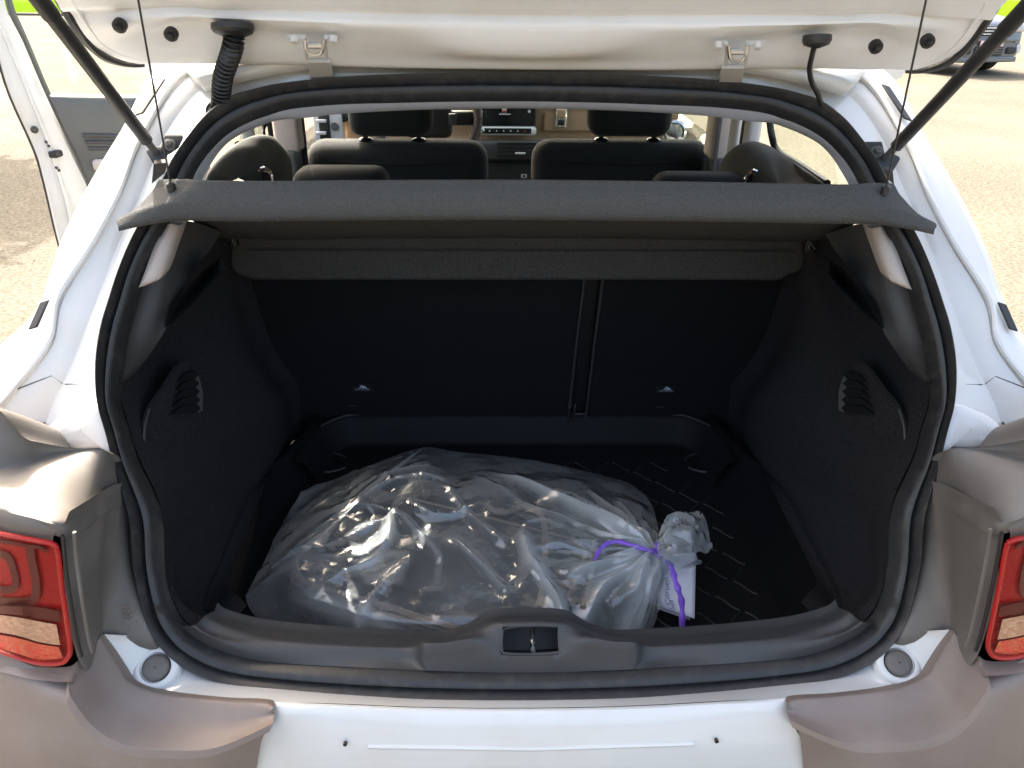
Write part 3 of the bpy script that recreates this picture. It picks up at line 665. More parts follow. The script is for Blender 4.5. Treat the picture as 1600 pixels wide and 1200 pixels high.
for s in (-1, 1):
    pr = []
    for y, wb, wt in ((.07,.455,.545),(.2,.455,.552),(.42,.455,.555),(.58,.45,.545),(.68,.44,.50),(.76,.435,.475),(.82,.43,.465),(.86,.44,.46)):
        pr.append([V((s*wb, y, ZF+.001)), V((s*(wb+.012), y, ZF+.01)), V((s*(wt-.01), y, ZF+.058)), V((s*wt, y, ZF+.066)), V((s*(wt+.014), y, ZF+.064))])
    obj('tray_side', MB().grid(patch(pr, 3, 4)), M['liner_side'], liner)
    # finger hollow in the rear corner
    q = P(505, 722, z=ZF+.001) if s < 0 else P(1108, 722, z=ZF+.001)
    ring = MB()
    arc = [q+V((s*-.0+.055*math.cos(a), .038*math.sin(a), 0)) for a in [math.pi*(.15+.8*i/12) for i in range(13)]]
    arc2 = [q+V((.055*math.cos(a), .030*math.sin(a)-.012, 0)) for a in [math.pi*(1.1+.8*i/12) for i in range(13)]]
    ring.tube(arc, .0022, 6); ring.tube(arc2, .003, 6)
    obj('corner_ring', ring, M['trim'], liner)
tread = MB(); A, B = .043, .039
def wav(p0, p1, r):
    d = p1-p0; nn = V((-d.y, d.x, 0)).normalized(); pts = []
    for i in range(6):
        t = .09+.82*i/5; pts.append(p0+d*t+nn*(.0026*math.sin(2*math.pi*t))*(1 if d.x*d.y < 0 else -1))
    G = []
    for i, p in enumerate(pts):
        h = r*1.0
        G.append([p+nn*-r*1.1, p+nn*-r*.6+V((0,0,h)), p+nn*r*.6+V((0,0,h)), p+nn*r*1.1])
    tread.grid(G)
for i in range(-12, 13):
    for j in range(0, 20):
        if (i+j) % 2: continue
        c = V((i*A, .09+j*B, ZF))
        for e in (V((A, B, 0)), V((A, -B, 0))):
            d = c+e
            if max(abs(c.x), abs(d.x)) < .44 and .09 < min(c.y, d.y) and max(c.y, d.y) < .79 and not (c.y > .66 and abs(c.x) > .33):
                wav(c, d, .0019 if e.y < 0 else .0011)
obj('tread_ridges', tread, M['black'], liner, kind='stuff', sharp=80)

# ------------------------------------------------------------------ parcel shelf
shelf = thing('parcel_shelf', 'dark grey felt parcel shelf tilted up on two cords across the boot opening', 'parcel shelf', (0, .45, 1.14))
def pr_at(y, Y): return P(820, y, Y)
zt = P(820, 291, .285).z; zb = P(820, 345, .272).z; zh = P(820, 372, .60).z
# cross profile from the lip's lower edge over the top to the hinge; half widths grow at the lip's ends
XS = [-1,-.985,-.955,-.91,-.85,-.7,-.5,-.25,0,.25,.5,.7,.85,.91,.955,.985,1]
def endk(u): a = abs(u); return max(0, (a-.85)/.15)
def shelf_row(Y, z, w, drop, sag=.004):
    return [V((u*w, Y+(.30*(z-1.285) if Y < .31 else 0)*endk(u)*3+.004*endk(u), z-drop*endk(u)**1.6+sag*math.cos(u*3.1)*.5+.0015*noise.noise(V((u*6, Y*9, 2))))) for u in XS]
rowsT = [shelf_row(.276, zb-.002, .530, .010), shelf_row(.268, zb+.006, .529, .012), shelf_row(.267, zb+.020, .535, .020), shelf_row(.272, zt-.012, .515, .020), shelf_row(.284, zt-.001, .497, .012), shelf_row(.305, zt+.001, .490, .004),
         shelf_row(.42, zt-.055, .50, 0), shelf_row(.60, zh+.016, .515, 0), shelf_row(.625, zh+.006, .515, 0)]
rowsU = [shelf_row(.276, zb-.002, .530, .010), shelf_row(.290, zb+.004, .530, .010), shelf_row(.305, zb+.014, .50, .004), shelf_row(.36, zb-.010, .49, 0), shelf_row(.46, (zb+zh)/2-.012, .495, 0), shelf_row(.60, zh-.002, .512, 0), shelf_row(.625, zh+.006, .515, 0)]
obj('shelf_board', MB().grid(patch(rowsT, 4, 4)), M['shelf'], shelf, sharp=70)
obj('shelf_underside', MB().grid(patch(rowsU, 4, 4)), M['shelf_under'], shelf, sharp=70)
fpx = [(360,388),(362,418),(372,429),(388,434),(398,437),(600,437),(820,437),(1000,437),(1212,438),(1224,436),(1234,428),(1250,424),(1256,410),(1258,392)]
fb = [P(x, y, .632) for x, y in fpx]; ft = [P(x, 366, .612) for x in (362,366,374,388,398,600,820,1000,1212,1224,1234,1248,1254,1256)]
fm = [a.lerp(b, .45)+V((0, .004, 0)) for a, b in zip(ft, fb)]
obj('hinge_flap', MB().grid(patch([ft, fm, fb], 2, 5, linu=True)), M['shelf_under'], shelf, solid=.006, off=-1)
obj('flap_stitch', MB().tube([P(390,392,.615), P(820,393,.615), P(1240,394,.615)], .0018, 6), M['shelf_under'], shelf)
for s, (x, y) in ((-1, (361,373)), (1, (1266,382))):
    q = P(x, y, .595); k = MB()
    k.rbox(q, (.022,.016,.03), .004, 2); k.lathe(q+V((0,-.008,0)), (0,-1,.2), [(0,.009),(.004,.009),(.006,.006),(.002,.004)], 14); k.tube([q+V((-.008,-.01,.01)), q+V((.004,-.014,-.004)), q+V((.0,-.008,-.016))], .0025, 6)
    obj('hinge_clip', k, M['black'], shelf)
cord = []
for s, a, b in ((-1, (267,291), (216,0)), (1, (1384,296), (1447,0))):
    p = P(*a, .292); q = P(*b, .245); e = p+(q-p)*1.55
    cd_ = obj('lift_cord', MB().tube([p, p.lerp(q, .5), q, e], .0013, 6), M['rubber'], shelf)
    obj('cord_knob', MB().lathe(p, (0, 0, 1), [(-.006,.006),(.003,.006),(.005,.004),(.006,.001)], 12), M['rubber'], shelf)

# ------------------------------------------------------------------ tailgate
XP = [822,740,640,560,480,424,400,340,280,225]
T0 = [109,108,107,105,102,101,100.5,100,100,99]
T1 = [96,94.5,92,89,87,85,84,82,80,84]
T2 = [86,80.5,63,57.5,55.5,54,47,43,38,62]
T3 = [43,40,38.5,37,34,32,31,28,26,40]
T4 = [23,22,20,18,16,15,15,14,10,20]
TY = [.43,.412,.393,.365,.374]
ED = [(225,100),(188,92),(152,74),(122,46),(104,20)]
EDY = [.425,.405,.385,.36,.345]
def trow(i):
    ys = (T0,T1,T2,T3,T4)[i]
    r = [P(x, y, TY[i]-(.012 if (i == 2 and k < 4) else 0)) for k, (x, y) in enumerate(zip(XP[:-1], ys[:-1]))]
    mid = P((XP[-2]+ED[i][0])/2, (ys[-2]+ED[i][1])/2, (TY[i]+EDY[i])/2)
    r = [c0(r[0])]+r[1:]+[mid, P(*ED[i], EDY[i])]
    return r
TR = [trow(i) for i in range(5)]
sgn = V((0, -.13, .165))
up1 = [p+V((0, -.012, .004)) for p in TR[4]]
up2 = [p+V((0, -.045, .035)) for p in TR[4]]
up3 = [p+V((-.02 if p.x < -.4 else 0, -.22, .18)) for p in TR[4]]
up4 = [p+V((-.01 if p.x < -.4 else 0, -.60, .44)) for p in TR[4]]
ret = [p+V((0, .03, .012)) for p in TR[0]]
allt = [ret]+TR+[up1, up2, up3, up4]
gate_loc = V((0, .45, 1.45))
gate = None
mbt, mbo = MB(), MB()
for s in (-1, 1):
    mbt.grid(patch([mir(r, s) for r in allt], 4, 4))
    mbo.grid(patch([mir([p+V((0, .02, .05)) for p in r], s) for r in (ret, TR[2], up2, up3, up4)], 3, 3))
gate = obj('tailgate', mbt, M['paint_in'], car, sharp=45)
obj('outer_skin', mbo, M['paint'], gate)
for s in (-1, 1):
    ed = [P(226,102,.428),P(205,101,.42),P(186,97,.41),P(165,89,.397),P(148,77,.388),P(132,61,.375),P(116,38,.358),P(98,8,.342),P(86,-14,.325)]
    ed = cr(ed, 4)+[up3[-1]+V((-.006,0,0)), up4[-1]+V((-.006,0,0))]
    obj('edge_rubber', MB().tube(mir(ed, s), lambda t: .0026+.0035*min(1, t*3), 8), M['rubber'], gate)
    l2 = cr([P(222,92,.414),P(190,85,.402),P(160,68,.385),P(140,45,.362),P(122,18,.342),P(108,-10,.322)], 4)
    obj('edge_bead', MB().tube(mir(l2, s), .0022, 6), M['paint_in'], gate)
    for q, Y in ((( 186.6,41), .352), ((267,54.5), .368)) if s < 0 else (((1450,65.4), .352), ((1369,74), .368)):
        p = P(*q, Y); ax = V((0, -.8, -.35)).normalized()
        obj('rubber_plug', MB().lathe(p, ax, [(-.006,.0085),(.001,.0088),(.003,.0078),(.003,.005),(.007,.0044),(.008,.001)], 20), M['black'], gate, sharp=50)
    # hinge
    H = (lambda x, y, Y: P(x, y, Y)) if s < 0 else (lambda x, y, Y: P(1642-x+2, y+9+(822-x)*0.0, Y))
    def hx(x, y, Y):
        return P(x, y, Y) if s < 0 else P(1644-x, y+9.5, Y)
    t = [hx(485,124,.452), hx(521,122,.452)]; md = [hx(481,97,.405), hx(516,97,.405)]; tp = [hx(476,64,.380), hx(512,63,.380)]
    hg = MB(); hg.prism([t[0], t[1], md[1], md[0]], V((0, .006, .004)))
    hng = obj('hinge', hg, M['paint'], car, bevel=.0015)
    lo = [hx(479,92,.398), hx(476,64,.374), hx(474,59,.372)], [hx(510,92,.398), hx(508,64,.374), hx(512,58,.372)]
    obj('hinge_arm', MB().tube(cr(list(lo[0]), 3), .0026, 6), M['paint'], hng); obj('hinge_arm', MB().tube(cr(list(lo[1]), 3), .0026, 6), M['paint'], hng)
    obj('hinge_loop', MB().tube(cr([hx(477,62,.366),hx(479,78,.37),hx(486,85,.372),hx(498,85,.372),hx(504,79,.37),hx(506,62,.366)], 4), .0022, 6), M['steel'], hng)
    obj('hinge_pin', MB().tube([hx(482,71,.372), hx(503,71,.372)], .004, 8), M['steel'], hng)
    obj('hinge_plate', MB().prism([hx(448,56,.374), hx(478,57,.374), hx(478,61,.372), hx(452,60,.372)], V((0,.004,.002))).prism([hx(506,57,.374), hx(527,57,.374), hx(525,61,.372), hx(506,61,.372)], V((0,.004,.002))), M['paint'], hng)
    for x in (460, 521):
        obj('hinge_bolt', MB().lathe(hx(x,62,.370), (0,-.5,-.8), [(-.004,.005),(.004,.005),(.0045,.003),(.0045,.0005)], 6), M['pale'], hng, sharp=20)
    # gas strut with its bracket
    b0 = P(243,238,.392) if s < 0 else P(1384,246,.392)
    mdp = P(62,0,.215) if s < 0 else P(1592,24,.215)
    tpp = b0+(mdp-b0)*2.0
    d = (tpp-b0)
    gs = obj('gas_strut', MB().tube([b0+d*.05, b0+d*.42, b0+d*.44, b0+d*.93], lambda t: .0086, 14), M['rubber'], car)
    obj('strut_end', MB().tube([b0-d*.005, b0+d*.02, b0+d*.05, b0+d*.062], lambda t: .0052 if t < .7 else .0075, 10), M['greytrim'], gs)
    obj('strut_sleeve', MB().tube([b0+d*.46, b0+d*.47, b0+d*.70], lambda t: .0098, 14), M['black'], gs)
    fx = lambda x, y, Y: P(x, y, Y) if s < 0 else P(1635-x, y+11, Y)
    br = [(256,214),(284,214),(286,218),(279,232),(268,240),(262,243),(256,262),(250,276),(238,255),(228,238),(236,234),(252,232)]
    bk = obj('strut_bracket', MB().prism([fx(x, y, .40-(y-214)*.0004) for x, y in br], V((0, .004, .003))), M['black'], car, bevel=.001)
    obj('bracket_arm', MB().prism([fx(x, y, .372) for x, y in ((240,256),(262,254),(250,298),(236,298))], V((0,.006,.004))), M['black'], bk)
    obj('bracket_bolt', MB().lathe(fx(265,226,.394), (0,-.75,.66), [(-.004,.0085),(.001,.0085),(.0015,.0055),(.007,.0052),(.0075,.001)], 14), M['greytrim'], bk, sharp=50)
# corrugated cable duct on one side, thin washer hose on the other
path = cr([P(366,53,.372),P(364,72,.375),P(357,95,.395),P(349,118,.41),P(346,140,.425),P(345,160,.435),P(343,172,.437)], 46)
duct = obj('cable_duct', MB().tube(path, lambda t: .0112+.0026*math.sin(t*2*math.pi*21), 16), M['duct'], car, sharp=80)
obj('duct_flange', MB().lathe(P(364,49,.37), (0,-.2,-1), [(-.008,.026),(-.002,.0265),(.002,.024),(.006,.014)], 24), M['rubber'], duct)
obj('duct_boot', MB().lathe(P(341,176,.44), (-.3,-.55,.6), [(-.01,.022),(0,.019),(.006,.014),(.012,.012)], 20), M['rubber'], duct)
hose = obj('washer_hose', MB().tube(cr([P(1274,66,.372),P(1269,86,.385),P(1265,108,.40),P(1269,130,.415),P(1279,150,.425),P(1286,176,.435)], 8), .0036, 10), M['rubber'], car)
obj('hose_flange', MB().lathe(P(1276,66,.37), (0,-.2,-1), [(-.008,.018),(-.002,.0185),(.003,.016),(.007,.005)], 24), M['rubber'], hose)
# ------------------------------------------------------------------ cabin seen over the seats
YS = 1.62                                           # plane of the front seat backs
def seat_outline(x0, x1, yt, Y, zb, r):
    a, b = P(x0, yt, Y), P(x1, yt, Y); W_ = b.x-a.x; cx = (a.x+b.x)/2; zt_ = (a.z+b.z)/2
    return cx, W_, zt_
for (x0, x1, hx0, hx1, sgnx) in ((472, 762, 544, 676, -1), (832, 1118, 918, 1050, 1)):
    cx, W_, z1 = seat_outline(x0, x1, 223, YS, .5, .05)
    st = obj('front_seat', MB().rbox((cx, YS+.05, z1-.30), (W_, .13, .60), .055, 4), M['seat'], car)
    obj('seat_cushion', MB().rbox((cx, YS+.33, .52), (W_, .5, .16), .06, 3), M['seat'], st)
    hc, hw, _ = seat_outline(hx0, hx1, 216, YS, .5, .05)
    hb = P(hx0, 216, YS).z
    hr = obj('headrest', MB().rbox((hc, YS+.04, hb+.095), (hw, .10, .19), .042, 4), M['seat'], st)
    for k in (-1, 1):
        px_ = hc+k*.079
        obj('headrest_post', MB().tube([V((px_, YS+.04, hb+.02)), V((px_, YS+.045, z1-.02))], .0075, 10), M['black'], st)
        obj('post_collar', MB().lathe((px_, YS+.043, z1-.004), (0,0,1), [(0,.021),(.006,.021),(.010,.016),(.011,.008)], 18), M['screen'], st)
    sm_ = MB().tube(cr([V((cx-W_*.36, YS-.017, z1-.05)), V((cx, YS-.018, z1-.058)), V((cx+W_*.36, YS-.017, z1-.05))], 4), .002, 6)
    obj('seat_seam', sm_, M['seat'], st)
# rear seat tops just over the shelf
for (x0, x1, yt) in ((450, 604, 266), (1026, 1178, 276)):
    a, b = P(x0, yt, .93), P(x1, yt, .93)
    obj('rear_headrest', MB().rbox(((a.x+b.x)/2, .97, a.z-.06), (b.x-a.x, .10, .12), .035, 4), M['seat'], car)
# rear side bolsters with the chrome belt guide
for s in (-1, 1):
    bl_ = [(320,296,.80),(326,268,.82),(346,242,.87),(371,225,.92),(398,222,.96),(416,233,.98),(429,258,.98),(432,296,.98)] if s < 0 else [(1290,300,.72),(1287,287,.73),(1254,262,.86),(1214,236,.96),(1186,233,.98),(1164,246,.985),(1152,268,.985),(1149,300,.98)]
    q0 = [P(x, y, Y) for x, y, Y in bl_]
    cen = sum(q0, V((0,0,0)))/8+V((0, -.02, -.02))
    qb = [cen+(p-cen)*.02+V((0,-.03,0)) for p in q0]; qm_ = [cen+(p-cen)*.55+V((0,-.028,0)) for p in q0]; qe = [cen+(p-cen)*.86+V((0,-.02,0)) for p in q0]
    q1 = [p+V((-s*.01, .06, .004)) for p in q0]; q2 = [p+V((0, .14, -.02)) for p in q0]
    bo = obj('rear_bolster', MB().grid(patch([qb, qm_, qe, q0, q1, q2], 5, 3)), M['bolster'], car, sharp=70)
    c = P(416,280,.93) if s < 0 else P(1173,284,.93)
    obj('belt_guide', MB().tube([c+V((.016*math.cos(a), -.01, .026*math.sin(a))) for a in [math.pi*2*i/20 for i in range(21)]], .0035, 8), M['chrome'], bo)
    obj('guide_slot', MB().lathe(c, (0,-1,0), [(0,.018),(.004,.016),(.005,.001)], 16), M['black'], bo)

# dashboard
YD = 2.50
def D(px, py, off=0): return P(px, py, YD-off)
dl = [D(528,150),D(570,150),D(640,150),D(720,150),D(800,150),D(880,150),D(960,150),D(1010,150),D(1062,150)]
d2 = [V((p.x, YD, D(800,214).z)) for p in dl]; d1 = [V((p.x, YD-.012, D(800,185).z)) for p in dl]
d0 = [V((p.x, YD+.45, p.z+.03)) for p in dl]
d3 = [V((p.x, YD-.05, p.z-.03)) for p in d2]; d4 = [V((p.x, YD+.05, p.z-.05)) for p in d3]
dash = obj('dashboard', MB().grid(patch([d0, dl, d1, d2, d3, d4], 3, 4)), M['dash'], car)
lowd = MB().rbox((D(815,260).x, YD+.12, .60), (1.25, .30, .62), .05, 3)
obj('dash_lower', lowd, M['black'], dash)
def panel(name, x0, x1, y0, y1, off, th, mt, r=.01, par=None):
    a, b = D(x0, y0, off), D(x1, y1, off)
    return obj(name, MB().rbox(((a.x+b.x)/2, YD-off, (a.z+b.z)/2), (abs(b.x-a.x), th, abs(a.z-b.z)), r, 3), mt, par or dash)
scr = panel('screen', 743, 837, 150, 197, .045, .02, M['screen'], .006, car)
bar = panel('control_bar', 739, 838, 197, 212, .05, .025, M['pale'], .018, car)
panel('button_strip', 748, 830, 200, 209, .064, .006, M['screen'], .01, bar)
km = obj('volume_knob', MB().lathe(D(753,204,.068), (0,-1,0), [(0,.011),(.008,.0105),(.010,.008),(.010,.001)], 18), M['chrome'], bar)
for i in range(6):
    obj('button_mark', MB().lathe(D(765+i*11,204.5,.069), (0,-1,0), [(0,.0032),(.001,.0032),(.001,.0003)], 8), M['pale'] if i < 5 else M['red_print'], bar)
ic = MB(); 
for x, y in ((752,174),(752,165),(827,174),(827,165)): ic.lathe(D(x,y,.057), (0,-1,0), [(0,.006),(.001,.006),(.001,.0003)], 8)
obj('screen_icon', ic, M['pale'], scr)
cp = MB(); cp.rbox(D(788,168,.057), (.018,.002,.038), .004, 2); obj('screen_car', cp, M['pale'], scr)
cp = MB(); cp.rbox(D(788,174,.059), (.016,.002,.008), .002, 2); obj('screen_mark', cp, M['red_print'], scr)
cp = MB(); cp.rbox(D(789,178.5,.057), (.045,.002,.004), .001, 2); obj('screen_caption', cp, M['pale'], scr)
panel('vent_bezel', 737, 856, 218, 252, .06, .04, M['trim'], .03, dash)
for i in range(5):
    panel('vent_slat', 776, 838, 222+i*6, 224+i*6, .083, .014, M['black'], .002, dash)
panel('vent_tab', 805, 821, 238, 241, .09, .01, M['pale'], .002, dash)
panel('usb_socket', 814, 823, 272, 278, .03, .01, M['pale'], .002, dash); panel('usb_hole', 817, 821, 273.5, 276.5, .036, .01, M['black'], .001, dash)
glv = panel('glovebox_lid', 850, 1000, 150, 206, .016, .02, M['dash'], .02, car)
cl = panel('glovebox_clasp', 868, 886, 166, 201, .034, .02, M['chrome'], .012, glv)
panel('clasp_strap', 871, 883, 170, 185, .046, .012, M['dash'], .004, glv); panel('clasp_slot', 872, 882, 187, 196, .046, .01, M['black'], .004, glv)
obj('glovebox_letter', MB().box(D(897,165,.03), (.010,.003,.004)).box(D(903,165,.03), (.010,.003,.004)), M['black'], glv)
for x, y in ((533,170),(1052,206)):
    obj('round_vent', MB().lathe(D(x,y,.05), (0,-1,0), [(0,.05),(.02,.048),(.024,.040),(.012,.034),(.01,.001)], 24), M['chrome'] if x > 800 else M['black'], dash)
# steering wheel
swc = P(668, 185, 2.12); a1, a2 = V((1,0,0)), V((0,.35,.94)).normalized()
sw = obj('steering_wheel', MB().tube([swc+a1*.178*math.cos(t)+a2*.172*math.sin(t) for t in [2*math.pi*i/40 for i in range(41)]], .0165, 12), M['wheel'], car)
obj('wheel_hub', MB().rbox(swc+V((0,.02,-.01)), (.17,.05,.12), .04, 3), M['black'], sw)
obj('wheel_spoke', MB().rbox(swc+V((.115,.015,.0)), (.10,.03,.05), .012, 3), M['black'], sw)
obj('spoke_chrome', MB().tube([swc+V((.06,-.02,.06)), swc+V((.11,-.02,.045)), swc+V((.15,-.01,.05))], .009, 8), M['chrome'], sw)
obj('wheel_button', MB().rbox(swc+V((.09,-.02,0)), (.03,.008,.04), .004, 2), M['trim'], sw)
kk = obj('ignition_key', MB().tube([P(731,222,2.15), P(730,228,2.12), P(729,238,2.12)], .007, 8), M['blue_print'], car)
# pillars, side windows, doors seen from inside
def slab(nm, x0, x1, y0, y1, Y, mt, dp=.05, r=.012, par=None):
    a, b = P(x0, y0, Y), P(x1, y0, Y); c, d = P(x0, y1, Y), P(x1, y1, Y); z0 = (c.z+d.z)/2; z1 = (a.z+b.z)/2
    return obj(nm, MB().rbox(((a.x+b.x)/2, Y+dp/2, (z0+z1)/2), (abs(b.x-a.x), dp, z1-z0), r, 3), M[mt], par or car)
for s in (-1, 1):
    if s > 0:
        slab('upper_pillar', 1123, 1153, 150, 252, 1.50, 'beige', .10); slab('lower_pillar', 1120, 1160, 248, 330, 1.49, 'greytrim', .12)
        slab('belt_strap', 1127, 1134, 150, 300, 1.48, 'greytrim', .006, .002)
        slab('door_pillar', 1154, 1168, 150, 262, 1.36, 'pale', .05); slab('door_seal', 1168, 1176, 150, 290, 1.32, 'rubber', .02, .006)
        slab('quarter_pillar', 1176, 1200, 150, 300, 1.22, 'pale', .04)
        fr = [P(1202,175,1.13), P(1255,190,.98), P(1300,225,.80), P(1310,290,.70), P(1252,258,.90), P(1212,233,1.13)]
    else:
        slab('upper_pillar', 419, 459, 150, 240, 1.50, 'beige', .10); slab('lower_pillar', 415, 462, 236, 330, 1.49, 'greytrim', .12)
        slab('belt_strap', 461, 470, 150, 300, 1.56, 'trim', .006, .002); slab('belt_buckle', 416, 436, 150, 172, 1.47, 'trim', .02, .006)
        slab('door_seal', 410, 417, 150, 290, 1.36, 'rubber', .02, .006)
        slab('quarter_pillar', 366, 384, 150, 300, 1.12, 'pale', .04)
        hp = slab('hinge_pillar', 484, 531, 150, 226, 2.42, 'paint', .06, .01)
        slab('hinge_recess', 494, 511, 160, 222, 2.41, 'black', .02, .006, hp); slab('door_hinge', 493, 509, 187, 192, 2.39, 'paint', .02, .003, hp); slab('door_hinge', 493, 509, 206, 211, 2.39, 'paint', .02, .003, hp)
        obj('body_plug', MB().lathe(P(523,198,2.41), (0,-1,0), [(0,.016),(.004,.014),(.005,.001)], 14), M['greytrim'], hp)
        fr = [P(386,170,1.10), P(412,160,1.34), P(411,228,1.34), P(386,224,1.08), P(372,226,1.0)]
    ed = [P(1201,178,1.15),P(1206,212,1.13),P(1215,236,1.11),P(1252,260,.92),P(1292,287,.76)] if s > 0 else fr[1:]
    wf = obj('side_window_frame', MB().tube(cr(ed, 4), .008, 8), M['rubber'], car)
    obj('window_pane', MB().poly(fr), M['glass'], wf, sharp=10)
    obj('door_top_trim', MB().rbox((s*.70, 1.15, .95), (.08,.60,.24), .03, 3), M['greytrim'], car)
    obj('door_trim', MB().rbox((s*.78, 1.08, .65), (.06,.60,.50), .03, 3), M['trim'], car)
    obj('sill', MB().rbox((s*.79, 1.9, .36), (.10,1.4,.14), .03, 3), M['paint'], car)
    obj('front_pillar', MB().tube(mir([V((-.56,2.05,1.43)),V((-.60,2.45,1.20)),V((-.63,2.80,1.0))], s), .025, 10), M['beige'], car)
    obj('roof_rail', MB().tube(mir([V((-.60,.62,1.425)),V((-.60,1.3,1.45)),V((-.57,2.05,1.43))], s), .022, 8), M['paint'], car)
ws = [V((-.60,2.06,1.43)),V((0,2.0,1.46)),V((.60,2.06,1.43))], [V((-.73,2.87,1.02)),V((0,3.02,1.02)),V((.73,2.87,1.02))]
obj('windscreen', MB().grid(patch(list(ws), 8, 4)), M['glass'], car)
bn = [[V((x*w_, y, z-.05*x*x)) for x in (-1,-.6,0,.6,1)] for y, z, w_ in ((2.86,1.00,.86),(3.3,.98,.86),(3.75,.90,.82),(3.95,.75,.75),(3.98,.35,.72))]
obj('bonnet', MB().grid(patch(bn, 4, 4)), M['paint'], car)
obj('cabin_floor', MB().box((0, 1.7, .30), (1.5, 2.0, .04)), M['carpet'], car)
# closed front right door
fd = obj('front_door', MB().rbox((.80, 1.93, .68), (.10,1.05,.66), .04, 3), M['paint'], car)
obj('door_card', MB().rbox((.73, 1.98, .74), (.05,.9,.44), .012, 3), M['greytrim'], fd)
fr = [V((.60,1.56,1.43)),V((.58,2.06,1.42)),V((.66,2.72,1.0)),V((.68,1.56,.98))]
obj('window_frame', MB().tube(cr(fr, 1, True)+[fr[0]], .012, 8), M['rubber'], fd); obj('window_pane', MB().poly(fr), M['glass'], fd)

# open front left door, standing in the plane through its hinge line and its free edge
Ha, Fa = V((-.86, 2.42, 0)), V((-1.60, 1.90, 0))
dn = (Fa-Ha).cross(V((0,0,1))).normalized()
if dn.dot(CAM-Ha) < 0: dn = -dn
def DP(px, py, off=0):
    d = ray(px, py); o = Ha+dn*off; t = (o-CAM).dot(dn)/d.dot(dn); return CAM+d*t
edge_out = [(0,30),(4,96),(20,153),(57,234),(72,285),(90,360),(104,400),(140,520)]
edge_out = [(-16,-30),(-8,60),(2,98),(20,153),(57,236),(72,286),(90,362),(118,470)]
edge_in = [(2,-40),(9,12),(32,66),(68,150),(99,215),(120,258),(140,302),(170,400)]
bo = [DP(*q, -.02) for q in edge_out]; bi = [DP(*q, .0) for q in edge_in]; bmid = [p.lerp(q, .45)+dn*.006 for p, q in zip(bo, bi)]
back = [p-dn*.05 for p in bo]
door = obj('front_door', MB().grid(patch([back, bo, bmid, bi], 5, 3)), M['paint'], car, label='open front left door')
obj('door_groove', MB().tube(cr([DP(*q, .002) for q in ((0,38),(20,85),(45,145),(80,235),(105,320),(118,380))], 4), .006, 6), M['greytrim'] if False else M['paint'], door)
obj('door_rubber', MB().tube(cr([p-dn*.03 for p in bo], 3), .009, 8), M['rubber'], door)
wi = [(7,-40),(10,12),(36,66),(72,150),(103,215),(124,258),(143,302),(174,400)]
wo = [(20,-40),(20,4),(46,66),(80,147),(114,213),(135,258),(155,302),(188,400)]
obj('frame_rubber', MB().grid(patch([[DP(*q, .004) for q in wi], [p.lerp(q, .5)+dn*.008 for p, q in zip([DP(*q, .004) for q in wi], [DP(*q, .004) for q in wo])], [DP(*q, .0) for q in wo]], 5, 2)), M['greytrim'], door)
c0_ = [DP(75,148,.01),DP(120,149,.012),(DP(190,150,.012)),DP(300,152,.01)]
c1_ = [DP(82,160,.03),DP(125,162,.034),DP(195,164,.034),DP(305,166,.03)]
c2_ = [DP(108,215,.035),DP(150,216,.045),DP(215,218,.045),DP(320,222,.035)]
c3_ = [DP(128,256,.03),DP(165,258,.05),DP(230,262,.05),DP(330,268,.03)]
c4_ = [DP(182,400,.02),DP(215,402,.03),DP(270,405,.03),DP(360,412,.02)]
obj('door_card', MB().grid(patch([[p-dn*.04 for p in c0_], c0_, c1_, c2_, c3_, c4_], 4, 4)), M['greytrim'], door)
obj('door_skin', MB().poly([DP(40,150,-.06),DP(300,152,-.06),DP(360,560,-.06),DP(150,560,-.06)]), M['paint'], door)
for k in range(3):
    obj('card_slot', MB().tube([DP(130+k*4,212+k*10,.046), DP(155+k*4,212+k*10,.05), DP(186+k*4,213+k*10,.05)], .007, 8), M['trim'], door)
obj('pull_handle', MB().rbox(DP(160,258,.062), (.06,.03,.04), .012, 3), M['beige'], door)
obj('door_latch', MB().rbox(DP(88,240,.0), (.03,.05,.022), .005, 2), M['black'], door)
for q in ((54,203),(118,347)):
    obj('door_grommet', MB().lathe(DP(*q, .004), dn, [(-.004,.012),(.003,.011),(.004,.001)], 14), M['black'], door)
for q in ((76,228),(88,262),(92,266),(72,222)):
    obj('door_screw', MB().lathe(DP(*q, .006), dn, [(-.004,.005),(.003,.005),(.004,.001)], 8), M['black'], door)
pane = [DP(14,6,-.004), DP(76,150,-.004), DP(300,152,-.004), DP(250,-40,-.004), DP(40,-40,-.004)]
obj('window_pane', MB().poly(pane), M['glass'], door)

# ------------------------------------------------------------------ the car parked across the yard
pl = P(1548, 66, z=.56)
pc = thing('parked_car', 'grey car parked facing the camera beyond the raised tailgate', 'car', (pl.x-.04, pl.y, 0), rz=R(14))
def L_(mb, nm, mt, par=pc, **k): return obj(nm, mb, mt, par, local=True, **k)
secs = []
for y, w_, zl, zt_ in ((-.04,.62,.26,.60),(.03,.74,.22,.78),(.25,.86,.22,.93),(.9,.90,.24,1.02),(1.3,.90,.24,1.06),(2.6,.90,.24,1.08),(3.9,.88,.26,1.05),(4.3,.78,.32,.85)):
    secs.append([V((x, y, z)) for x, z in ((-w_*.8,zl),(-w_,zl+.12),(-w_*1.0,zl+(zt_-zl)*.6),(-w_*.93,zt_-.06),(-w_*.6,zt_),(0,zt_+.015),(w_*.6,zt_),(w_*.93,zt_-.06),(w_,zl+(zt_-zl)*.6),(w_,zl+.12),(w_*.8,zl))])
L_(MB().grid(patch(secs, 3, 3)).poly(secs[0]), 'body', M['cargrey'])
cab = []
